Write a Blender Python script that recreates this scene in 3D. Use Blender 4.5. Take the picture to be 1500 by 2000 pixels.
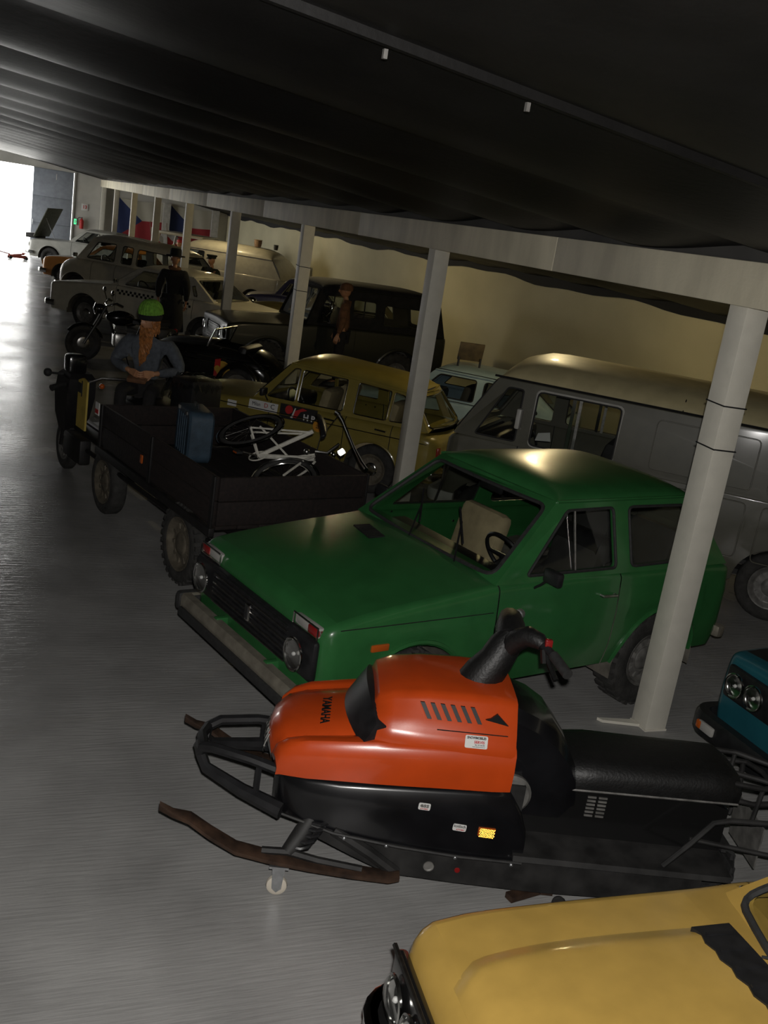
import bpy, bmesh, math, random
from mathutils import Vector, Matrix
from mathutils.geometry import tessellate_polygon
random.seed(7)
S = bpy.context.scene
COL = S.collection
PI = math.pi
for o in list(bpy.data.objects): bpy.data.objects.remove(o)

# ---------------------------------------------------------------- camera, sky, lamps, exposure
cam = bpy.data.cameras.new('camera'); camo = bpy.data.objects.new('camera', cam); COL.objects.link(camo)
cam.sensor_fit = 'HORIZONTAL'; cam.sensor_width = 36; cam.lens = 36*1979/1500; cam.clip_end = 300
camo.matrix_world = Matrix(((0.92507478, -0.03856974, -0.37782143, 0.0),
                            (-0.34937226, 0.3036518, -0.88641672, 0.0),
                            (0.14891502, 0.95200208, 0.26742542, 3.03),
                            (0, 0, 0, 1)))
S.camera = camo
S.view_settings.view_transform = 'Standard'; S.view_settings.look = 'None'
S.view_settings.gamma = 1; S.view_settings.exposure = 0; S.view_settings.use_curve_mapping = False
W = bpy.data.worlds.new('sky'); S.world = W; W.use_nodes = True
wn = W.node_tree.nodes; bg = wn['Background']
bg.inputs[0].default_value = (1.0, 0.99, 0.96, 1); bg.inputs[1].default_value = 10.0
FLASH_W = 650
fl = bpy.data.lights.new('flash', 'POINT'); fl.energy = FLASH_W; fl.shadow_soft_size = 0.022; fl.color = (1.0, 0.97, 0.93)
flo = bpy.data.objects.new('camera_flash', fl); COL.objects.link(flo); flo.location = (0.03, 0.01, 3.12)
pl = bpy.data.lights.new('door_daylight_portal', 'AREA'); pl.shape = 'RECTANGLE'; pl.size = 4.2; pl.size_y = 3.3
pl.cycles.is_portal = True
plo = bpy.data.objects.new('door_daylight_portal', pl); COL.objects.link(plo); plo.location = (-0.3, 43.75, 1.65); plo.rotation_euler = (PI/2, 0, PI)
plo.rotation_euler = (-PI/2, 0, 0)
pl2 = bpy.data.lights.new('unseen_side_door_portal', 'AREA'); pl2.shape = 'RECTANGLE'; pl2.size = 3.2; pl2.size_y = 7.0; pl2.cycles.is_portal = True  # portal for the unseen side doorway, added to light the far end
plo2 = bpy.data.objects.new('unseen_side_door_portal', pl2); COL.objects.link(plo2); plo2.location = (-6.15, 37.5, 1.7); plo2.rotation_euler = (0, -PI/2, 0)

# ---------------------------------------------------------------- materials
def pbr(name, col, rough=.5, metal=0., coat=0., noise=None, bump=None, spec=.5, trans=0., emit=None):
    m = bpy.data.materials.new(name); m.use_nodes = True
    nt = m.node_tree; n = nt.nodes; b = n['Principled BSDF']
    b.inputs['Roughness'].default_value = rough; b.inputs['Metallic'].default_value = metal
    b.inputs['Coat Weight'].default_value = coat; b.inputs['Coat Roughness'].default_value = .08
    b.inputs['Specular IOR Level'].default_value = spec
    b.inputs['Base Color'].default_value = (*col, 1)
    if trans: b.inputs['Transmission Weight'].default_value = trans
    if emit: b.inputs['Emission Color'].default_value = (*emit[0], 1); b.inputs['Emission Strength'].default_value = emit[1]
    if noise or bump:
        tc = n.new('ShaderNodeTexCoord')
    if noise:
        sc, amt = noise[0], noise[1]
        t = n.new('ShaderNodeTexNoise'); t.inputs['Scale'].default_value = sc; t.inputs['Detail'].default_value = 6
        if len(noise) > 2:
            mp = n.new('ShaderNodeMapping'); mp.inputs['Scale'].default_value = noise[2]
            nt.links.new(tc.outputs['Object'], mp.inputs[0]); nt.links.new(mp.outputs[0], t.inputs['Vector'])
        else: nt.links.new(tc.outputs['Object'], t.inputs['Vector'])
        r = n.new('ShaderNodeValToRGB')
        r.color_ramp.elements[0].position = .3; r.color_ramp.elements[1].position = .7
        lo = [max(0, c*(1-amt)) for c in col]; hi = [min(1, c*(1+amt)) for c in col]
        r.color_ramp.elements[0].color = (*lo, 1); r.color_ramp.elements[1].color = (*hi, 1)
        nt.links.new(t.outputs[0], r.inputs[0]); nt.links.new(r.outputs[0], b.inputs['Base Color'])
    if bump:
        t = n.new('ShaderNodeTexNoise'); t.inputs['Scale'].default_value = bump[0]; t.inputs['Detail'].default_value = 5
        if len(bump) > 2:
            mp = n.new('ShaderNodeMapping'); mp.inputs['Scale'].default_value = bump[2]
            nt.links.new(tc.outputs['Object'], mp.inputs[0]); nt.links.new(mp.outputs[0], t.inputs['Vector'])
        else: nt.links.new(tc.outputs['Object'], t.inputs['Vector'])
        bp = n.new('ShaderNodeBump'); bp.inputs['Strength'].default_value = bump[1]; bp.inputs['Distance'].default_value = .02
        nt.links.new(t.outputs[0], bp.inputs['Height']); nt.links.new(bp.outputs[0], b.inputs['Normal'])
    return m
def glassmat(name, tint=(.8, .82, .8), refl=1.0):
    m = bpy.data.materials.new(name); m.use_nodes = True
    nt = m.node_tree; n = nt.nodes; n.remove(n['Principled BSDF']); out = n['Material Output']
    t = n.new('ShaderNodeBsdfTransparent'); t.inputs[0].default_value = (*tint, 1)
    g = n.new('ShaderNodeBsdfGlossy'); g.inputs['Roughness'].default_value = .03
    f = n.new('ShaderNodeFresnel'); ge = n.new('ShaderNodeNewGeometry'); mr = n.new('ShaderNodeMapRange')
    mr.inputs[3].default_value = 1.5; mr.inputs[4].default_value = 1/1.5   # panes are single sheets: same reflection from either face
    nt.links.new(ge.outputs['Backfacing'], mr.inputs[0]); nt.links.new(mr.outputs[0], f.inputs[0])
    x = n.new('ShaderNodeMixShader')
    nt.links.new(f.outputs[0], x.inputs[0]); nt.links.new(t.outputs[0], x.inputs[1]); nt.links.new(g.outputs[0], x.inputs[2])
    nt.links.new(x.outputs[0], out.inputs[0])
    return m
def paint(name, col, rough=.34, amt=.10): return pbr(name, col, rough, 0, .35, (7, amt), (320, .02))
M = {}
M['glass'] = glassmat('window_glass'); M['dark_glass'] = glassmat('tinted_glass', (.55, .58, .58))
M['chrome'] = pbr('chrome', (.62, .62, .6), .14, 1)
M['dull_chrome'] = pbr('dull_chrome', (.45, .44, .42), .3, 1, 0, (30, .25))
M['steel'] = pbr('galvanised_steel', (.4, .41, .42), .38, .9, 0, (25, .2))
M['rubber'] = pbr('black_rubber', (.018, .018, .018), .75, 0, 0, (40, .35))
M['tyre'] = pbr('dusty_tyre', (.030, .029, .027), .85, 0, 0, (14, .4), (60, .3))
M['black'] = pbr('black_plastic', (.012, .012, .013), .42, 0, 0, (20, .3))
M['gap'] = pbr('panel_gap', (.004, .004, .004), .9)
M['gloss_black'] = pbr('glossy_black_paint', (.008, .008, .008), .22, 0, .6)
M['interior'] = pbr('dark_interior', (.02, .02, .02), .8, 0, 0, (10, .3))
M['well'] = pbr('wheel_arch_dirt', (.12, .11, .09), .9, 0, 0, (9, .4))
M['rim_grey'] = pbr('grey_rim', (.16, .155, .145), .5, .3, 0, (18, .35))
M['rim_cream'] = pbr('cream_rim', (.11, .095, .07), .6, 0, 0, (14, .4))
M['amber'] = pbr('amber_lens', (.42, .085, .012), .22, 0, .5)
M['red_lens'] = pbr('red_lens', (.22, .012, .012), .2, 0, .5)
M['white_lens'] = pbr('white_lens', (.35, .34, .32), .2, 0, .6)
M['lamp_glass'] = glassmat('headlamp_glass', (.9, .9, .9))
M['reflector'] = pbr('headlamp_reflector', (.8, .8, .78), .16, 1)
M['paper'] = pbr('white_sticker', (.62, .62, .60), .5)
M['ink'] = pbr('black_ink', (.01, .01, .01), .5)
M['red_ink'] = pbr('red_ink', (.45, .02, .02), .5)
M['skin'] = pbr('painted_skin', (.42, .21, .11), .5, 0, 0, (12, .15))
M['light_grey'] = pbr('light_grey_paint', (.42, .41, .38), .5, 0, 0, (8, .15))

# ---------------------------------------------------------------- mesh builders
class G:
    def __init__(s): s.v = []; s.f = []
    def add(s, vs, fs):
        k = len(s.v); s.v += [tuple(v) for v in vs]; s.f += [tuple(i+k for i in f) for f in fs]; return s
    def box(s, c, d, rot=None, bev=0.):
        x, y, z = [q/2 for q in d]
        if bev <= 0:
            vs = [Vector((sx*x, sy*y, sz*z)) for sx in (-1, 1) for sy in (-1, 1) for sz in (-1, 1)]
            fs = [(0, 1, 3, 2), (4, 6, 7, 5), (0, 4, 5, 1), (2, 3, 7, 6), (0, 2, 6, 4), (1, 5, 7, 3)]
        else:
            b = min(bev, x*.98, y*.98, z*.98); bm = bmesh.new(); bmesh.ops.create_cube(bm, size=1)
            for v in bm.verts: v.co = Vector((v.co.x*2*x, v.co.y*2*y, v.co.z*2*z))
            bmesh.ops.bevel(bm, geom=bm.edges[:], offset=b, segments=2, affect='EDGES', profile=.5)
            bm.verts.ensure_lookup_table(); bm.verts.index_update()
            vs = [v.co.copy() for v in bm.verts]; fs = [tuple(v.index for v in f.verts) for f in bm.faces]; bm.free()
        R = rot if rot is not None else Matrix.Identity(3)
        return s.add([R @ v + Vector(c) for v in vs], fs)
    def loft(s, secs, ring=True, cap=True):
        n = len(secs[0]); vs = [p for q in secs for p in q]; fs = []
        m = n if ring else n-1
        for i in range(len(secs)-1):
            for j in range(m):
                k = (j+1) % n
                fs.append((i*n+j, i*n+k, (i+1)*n+k, (i+1)*n+j))
        if cap and ring:
            fs.append(tuple(range(n-1, -1, -1))); fs.append(tuple((len(secs)-1)*n+j for j in range(n)))
        return s.add(vs, fs)
    def tube(s, path, r, n=8, closed=False, cap=True, flat=1.):
        P = [Vector(p) for p in path]; N = len(P)
        if not hasattr(r, '__len__'): r = [r]*N
        tg = []
        for i in range(N):
            a = P[(i-1) % N] if (closed or i > 0) else P[i]; b = P[(i+1) % N] if (closed or i < N-1) else P[i]
            t = b-a; tg.append(t.normalized() if t.length > 1e-9 else Vector((0, 0, 1)))
        up = Vector((0, 0, 1)) if abs(tg[0].z) < .9 else Vector((1, 0, 0))
        u = tg[0].cross(up).normalized(); secs = []
        for i in range(N):
            u = (u-tg[i]*u.dot(tg[i])); u = u.normalized() if u.length > 1e-6 else tg[i].orthogonal().normalized()
            w = tg[i].cross(u)
            secs.append([P[i]+(u*math.cos(2*PI*k/n)+w*math.sin(2*PI*k/n)*flat)*r[i] for k in range(n)])
        if closed: secs.append(secs[0]); return s.loft(secs, True, False)
        return s.loft(secs, True, cap)
    def lathe(s, prof, M4=None, n=24, cap=False):   # prof: (radius, height along local z)
        secs = [[Vector((r*math.cos(2*PI*k/n), r*math.sin(2*PI*k/n), h)) for k in range(n)] for r, h in prof]
        if M4 is not None: secs = [[M4 @ p for p in q] for q in secs]
        return s.loft(secs, True, cap)
    def prism(s, poly, d, f):  # poly 2D, f(u,v,w)->3D, w in 0..d
        n = len(poly); vs = [f(u, v, 0) for u, v in poly]+[f(u, v, d) for u, v in poly]
        tri = tessellate_polygon([[Vector((u, v, 0)) for u, v in poly]])
        fs = [tuple(t) for t in tri]+[tuple(i+n for i in reversed(t)) for t in tri]
        fs += [(i, (i+1) % n, n+(i+1) % n, n+i) for i in range(n)]
        return s.add(vs, fs)
    def grid(s, f, us, vs_):
        vs = [f(u, v) for u in us for v in vs_]; m = len(vs_)
        return s.add(vs, [(i*m+j, i*m+j+1, (i+1)*m+j+1, (i+1)*m+j) for i in range(len(us)-1) for j in range(m-1)])
    def ball(s, c, r, nu=16, nv=10, R=None):
        if not hasattr(r, '__len__'): r = (r, r, r)
        def f(u, v):
            p = Vector((r[0]*math.sin(v)*math.cos(u), r[1]*math.sin(v)*math.sin(u), r[2]*math.cos(v)))
            return (R @ p if R is not None else p)+Vector(c)
        return s.grid(f, [2*PI*i/nu for i in range(nu+1)], [PI*j/nv for j in range(nv+1)])
    def obj(s, name, mat, parent=None, smooth=40, fix=True):
        me = bpy.data.meshes.new(name); me.from_pydata(s.v, [], s.f); 
        if fix:
            bm = bmesh.new(); bm.from_mesh(me); bmesh.ops.remove_doubles(bm, verts=bm.verts, dist=1e-5)
            bmesh.ops.recalc_face_normals(bm, faces=bm.faces); bm.to_mesh(me); bm.free()
        if smooth:
            me.polygons.foreach_set('use_smooth', [True]*len(me.polygons)); me.set_sharp_from_angle(angle=math.radians(smooth))
        me.materials.append(M[mat] if isinstance(mat, str) else mat)
        o = bpy.data.objects.new(name, me); COL.objects.link(o)
        if parent: o.parent = parent
        return o
def tag(o, label=None, cat=None, group=None, kind=None):
    if label: o['label'] = label
    if cat: o['category'] = cat
    if group: o['group'] = group
    if kind: o['kind'] = kind
    return o
def thing(name, label, cat, loc=(0, 0, 0), rz=0., group=None):
    o = bpy.data.objects.new(name, None); COL.objects.link(o); o.location = loc; o.rotation_euler = (0, 0, rz)
    o.empty_display_size = .1
    return tag(o, label, cat, group)
def lerp(a, b, t): return a+(b-a)*t
def pw(tab, x):
    if x <= tab[0][0]: return tab[0][1]
    for (a, p), (b, q) in zip(tab, tab[1:]):
        if x <= b: return lerp(p, q, (x-a)/(b-a))
    return tab[-1][1]
def smooth_pw(tab, x):   # monotone cubic through a table
    n = len(tab)
    if x <= tab[0][0]: return tab[0][1]
    if x >= tab[-1][0]: return tab[-1][1]
    for i in range(n-1):
        if x <= tab[i+1][0]:
            (a, p), (b, q) = tab[i], tab[i+1]; h = b-a; d = (q-p)/h
            dl = (p-tab[i-1][1])/(a-tab[i-1][0]) if i > 0 else d
            dr = (tab[i+2][1]-q)/(tab[i+2][0]-b) if i < n-2 else d
            m0 = 0 if dl*d <= 0 else 2*dl*d/(dl+d); m1 = 0 if dr*d <= 0 else 2*dr*d/(dr+d)
            t = (x-a)/h
            return p*(2*t**3-3*t*t+1)+h*m0*(t**3-2*t*t+t)+q*(3*t*t-2*t**3)+h*m1*(t**3-t*t)
def rpoly(pts, r, n=3):
    out = []; N = len(pts)
    for i in range(N):
        p = Vector(pts[i]).to_2d() if len(pts[i]) > 2 else Vector(pts[i]); a = Vector(pts[i-1]); b = Vector(pts[(i+1) % N])
        da, db = (a-p), (b-p); k = min(r, da.length*.45, db.length*.45)
        a1 = p+da.normalized()*k; b1 = p+db.normalized()*k
        for j in range(n+1):
            t = j/n; out.append(tuple((1-t)**2*a1+2*t*(1-t)*p+t*t*b1))
    return out
def resample(poly, d):
    out = []
    for i in range(len(poly)):
        a, b = Vector(poly[i]), Vector(poly[(i+1) % len(poly)]); k = max(1, int((b-a).length/d))
        out += [tuple(a.lerp(b, j/k)) for j in range(k)]
    return out
def text_mesh(name, s, size, mat, parent, M4, depth=.0008, align='CENTER', sx=1., bold=0.):
    cu = bpy.data.curves.new(name, 'FONT'); cu.body = s; cu.size = size; cu.align_x = align; cu.align_y = 'CENTER'; cu.extrude = depth; cu.resolution_u = 2
    cu.offset = bold
    t = bpy.data.objects.new(name, cu); COL.objects.link(t); dg = bpy.context.evaluated_depsgraph_get(); dg.update()
    me = bpy.data.meshes.new_from_object(t.evaluated_get(dg)); bpy.data.objects.remove(t); bpy.data.curves.remove(cu)
    me.transform(M4 @ Matrix.Diagonal((sx, 1, 1, 1))); me.materials.clear(); me.materials.append(M[mat])
    o = bpy.data.objects.new(name, me); COL.objects.link(o); o.parent = parent; return o
def frame_mat(o, x, y):   # matrix: local x -> x, local y -> y, z = cross
    x = Vector(x).normalized(); y = (Vector(y)-x*x.dot(Vector(y))).normalized(); z = x.cross(y)
    return Matrix(((x.x, y.x, z.x, o[0]), (x.y, y.y, z.y, o[1]), (x.z, y.z, z.z, o[2]), (0, 0, 0, 1)))

# ---------------------------------------------------------------- setting
M['floor'] = pbr('worn_concrete', (.285, .282, .275), .33, 0, 0, (1.6, .2, (1, 1, 1)), (2.2, .22, (2.0, 24, 1)), spec=.13)
def floor_nodes():
    m = M['floor']; nt = m.node_tree; n = nt.nodes; b = n['Principled BSDF']
    t = n.new('ShaderNodeTexNoise'); t.inputs['Scale'].default_value = .7; t.inputs['Detail'].default_value = 8
    tc = n.new('ShaderNodeTexCoord'); nt.links.new(tc.outputs['Object'], t.inputs['Vector'])
    r = n.new('ShaderNodeMapRange'); r.inputs[1].default_value = .35; r.inputs[2].default_value = .65; r.inputs[3].default_value = .15; r.inputs[4].default_value = .30
    nt.links.new(t.outputs[0], r.inputs[0]); nt.links.new(r.outputs[0], b.inputs['Roughness'])
floor_nodes()
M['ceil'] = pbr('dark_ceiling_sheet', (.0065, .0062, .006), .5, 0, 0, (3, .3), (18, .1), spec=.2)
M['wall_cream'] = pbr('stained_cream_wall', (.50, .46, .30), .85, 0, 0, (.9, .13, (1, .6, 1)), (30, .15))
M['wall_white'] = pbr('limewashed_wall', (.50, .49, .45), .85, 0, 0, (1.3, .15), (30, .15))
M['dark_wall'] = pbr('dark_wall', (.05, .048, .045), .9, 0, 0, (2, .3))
M['beam'] = pbr('weathered_cream_beam', (.60, .55, .42), .7, 0, 0, (3.2, .18, (3, 1.2, .35)), (40, .1))
M['post'] = pbr('pale_grey_post_paint', (.60, .575, .50), .6, 0, 0, (9, .05), (60, .05))
M['door_grey'] = pbr('grey_metal_door', (.30, .33, .38), .5, 0, 0, (6, .12))
M['outdoor'] = pbr('outdoor_concrete', (.6, .6, .58), .9)

X0, X1, Y0, Y1 = -6.0, 9.5, -5.0, 43.6
def cz(x): return 3.2-.12*(x-4.38)
def struct(g, name, mat, smooth=0): return tag(g.obj(name, mat, None, smooth), kind='structure')
struct(G().box(((X0+X1)/2, (Y0+Y1)/2, -.1), (X1-X0, Y1-Y0, .2)), 'floor', 'floor')
# ceiling: sheets 1.8 m wide that sag a little between cross battens
g = G(); ys = []
bay = [3.4-1.8*5+1.8*i for i in range(29)]
n = 10; yv = []
for i in range(len(bay)-1): yv += [bay[i]+1.8*j/n for j in range(n)]
yv.append(bay[-1])
def sag(y):
    t = ((y-3.4)/1.8) % 1.0; return -(.055 if not 5 < y < 7 else .09)*math.sin(PI*t)*(.6+.8*t)
def ceilf(x, y):
    return Vector((x, max(Y0, min(Y1, y)), cz(x)+sag(y)+.05-.02*math.sin(x*1.1+int((y-3.4)//1.8))*math.sin(PI*(((y-3.4)/1.8) % 1))))
g.grid(ceilf, [X0+(X1-X0)*i/24 for i in range(25)], yv)
g.grid(lambda x, y: Vector((x, y, cz(x)+.3)), [X0, X1], [Y0, Y1])
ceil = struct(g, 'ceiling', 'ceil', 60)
for i, y in enumerate(bay):
    if Y0 < y < Y1:
        g = G(); L = math.hypot(X1-X0, .12*(X1-X0)); rot = Matrix.Rotation(math.atan(.12), 3, 'Y')
        g.box((1.75, y, cz(1.75)+(.035 if abs(y-3.4) < .1 else .065)), (L, .04, .04), rot)
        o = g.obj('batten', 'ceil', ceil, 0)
for x in (1.2, 1.75): G().box((x, 3.4, cz(x)-.01), (.014, .018, .03)).obj('bracket', 'rim_grey', ceil, 0)
# walls
struct(G().box((X1+.15, (Y0+Y1)/2, 1.6), (.3, Y1-Y0+.6, 3.4)), 'wall_right', 'wall_cream')
g = G(); g.box((X0-.15, (Y0+34)/2-.15, 2.2), (.3, 34-Y0+.3, 4.8)); g.box((X0-.15, 42.45, 2.2), (.3, 2.9, 4.8)); g.box((X0-.15, 37.5, 4.0), (.3, 7.0, 1.4)); struct(g, 'wall_left', 'dark_wall')  # with an inferred, unseen second doorway added to light the far end
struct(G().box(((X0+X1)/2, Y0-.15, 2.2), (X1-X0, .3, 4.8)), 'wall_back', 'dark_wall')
g = G()
DX0, DX1, DZ = -2.4, 1.76, 3.26
g.box(((X0+DX0)/2, Y1+.15, 2.4), (DX0-X0, .3, 4.9)); g.box(((DX0+DX1)/2, Y1+.15, (DZ+4.8)/2), (DX1-DX0, .3, 4.8-DZ))
g.box(((3.3+X1)/2, Y1+.15, 2.4), (X1-3.3, .3, 4.9)); g.box(((DX1+3.3)/2, Y1+.15, 4.05), (3.3-DX1, .3, 1.6))
struct(g, 'wall_end', 'wall_white')
# sliding door leaf right of the opening: framed sheet panels
dr = thing('door_1', None, None, (2.52, Y1-.02, 0)); dr['kind'] = 'structure'
G().box((0, .03, 1.65), (1.5, .02, 3.2)).obj('backing_sheet', 'door_grey', dr)
for z0, z1 in ((.06, 1.185), (1.195, 2.205), (2.215, 3.24)):
    G().box((0, 0, (z0+z1)/2), (1.5, .05, z1-z0), None, .008).obj('panel', 'door_grey', dr)
G().tube([(-.7, -.04, 1.1), (-.7, -.08, 1.1), (-.7, -.08, 1.3), (-.7, -.04, 1.3)], .012).obj('handle', 'steel', dr)
G().box((.1, -.035, 3.0), (.03, .02, .22)).obj('latch', 'paper', dr)
struct(G().box((3.31, Y1-.03, 1.65), (.05, .08, 3.25)), 'trim_1', 'light_grey')
for i, x in enumerate((6.95, 8.95)):
    struct(G().box((x, Y1-.12, 1.3), (.28, .24, 2.7)), 'trim_%d' % (i+2), 'light_grey')
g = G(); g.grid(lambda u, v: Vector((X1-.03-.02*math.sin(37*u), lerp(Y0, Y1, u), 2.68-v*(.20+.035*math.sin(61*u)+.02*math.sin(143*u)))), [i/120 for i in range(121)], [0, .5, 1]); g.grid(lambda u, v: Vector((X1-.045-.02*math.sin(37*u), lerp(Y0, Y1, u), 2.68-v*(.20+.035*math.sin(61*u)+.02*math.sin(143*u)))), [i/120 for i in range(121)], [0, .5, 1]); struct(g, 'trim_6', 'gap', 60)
# outside yard, seen only as glare
struct(G().box((0, 75, -.12), (80, 62, .2)), 'yard', 'outdoor'); struct(G().box((-26, 30, -.12), (39, 28, .2)), 'yard', 'outdoor')
# beam and posts
g = G(); yb = [Y0]+[2.6+4.83*i for i in range(9)]+[Y1]
beam = thing('trim_4', None, None); beam['kind'] = 'structure'
random.seed(3)
for a, b in zip(yb, yb[1:]):
    G().box((4.38, (a+b)/2, 3.03+random.uniform(-.003, .003)), (.16, b-a-.006, .27), None, .006).obj('beam_length', 'beam', beam)
struct(G().box((4.38, (Y0+Y1)/2, 3.26), (.1, Y1-Y0, .22)), 'trim_5', 'dark_wall')
ORD = ['nearest', 'second', 'third', 'fourth', 'fifth', 'sixth', 'seventh', 'eighth', 'ninth']
where = ['beside the green off-roader, with two wire bands', 'behind the yellow-green saloon', 'left of the canvas-topped car', 'in front of the cream taxi', 'just right of the cream estate car', 'behind the cream estate car roof', 'near the small red and white flags', 'close to the end wall', 'touching the end wall']
for i in range(9):
    y = 5.17+4.835*i if i else 5.17
    y = min(y, 43.45); p = thing('support_post', 'pale grey square post, %s in the row, %s' % (ORD[i], where[i]), 'post', (4.43, y, 0), 0, 'posts under the long beam')
    G().box((0, 0, 1.455), (.17, .17, 2.89), None, .006).obj('shaft', 'post', p)
    G().box((0, 0, .006), (.18, .18, .012)).obj('base_plate', 'post', p)
    if i == 0:
        G().prism([(-.09, -.02), (-.09, .05), (-.36, .10), (-.34, .06)], .02, lambda a, b, w: Vector((a, b, .002+w))).obj('base_strip', 'post', p)
    if i in (0, 2):
        for z in ((2.28, 2.0) if i == 0 else (2.3, 1.95)):
            q = .089; pts = [(-q, -q, z), (q, -q, z-.006), (q, q, z+.004), (-q, q, z+.008)]
            G().tube(resample(pts, .05), .005, 6, True).obj('wire_band', 'black', p)
# warm lamps under the low side of the ceiling, hidden from here by the beam
M['bulb'] = pbr('warm_bulb', (1, .8, .5), .4, emit=((1, .76, .38), 10))
for y, lab in ((10.9, 'above the grey van'), (20.6, 'above the canvas-topped off-roader'), (30.4, 'above the grey panel van')):
    p = thing('ceiling_lamp', 'small warm lamp fixed under the low ceiling %s' % lab, 'lamp', (6.5, y, cz(6.5)+.02), 0, 'lamps under the low ceiling')
    G().lathe([(0, 0), (.06, 0), (.06, -.03), (.03, -.04)], None, 16).obj('holder', 'black', p)
    G().ball((0, 0, -.07), .035).obj('bulb', 'bulb', p)
    l = bpy.data.lights.new('lamp_light', 'POINT'); l.energy = 72; l.color = (1, .80, .42); l.shadow_soft_size = .05
    lo = bpy.data.objects.new('lamp_light', l); COL.objects.link(lo); lo.parent = p; lo.location = (0, 0, -.13)
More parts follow.
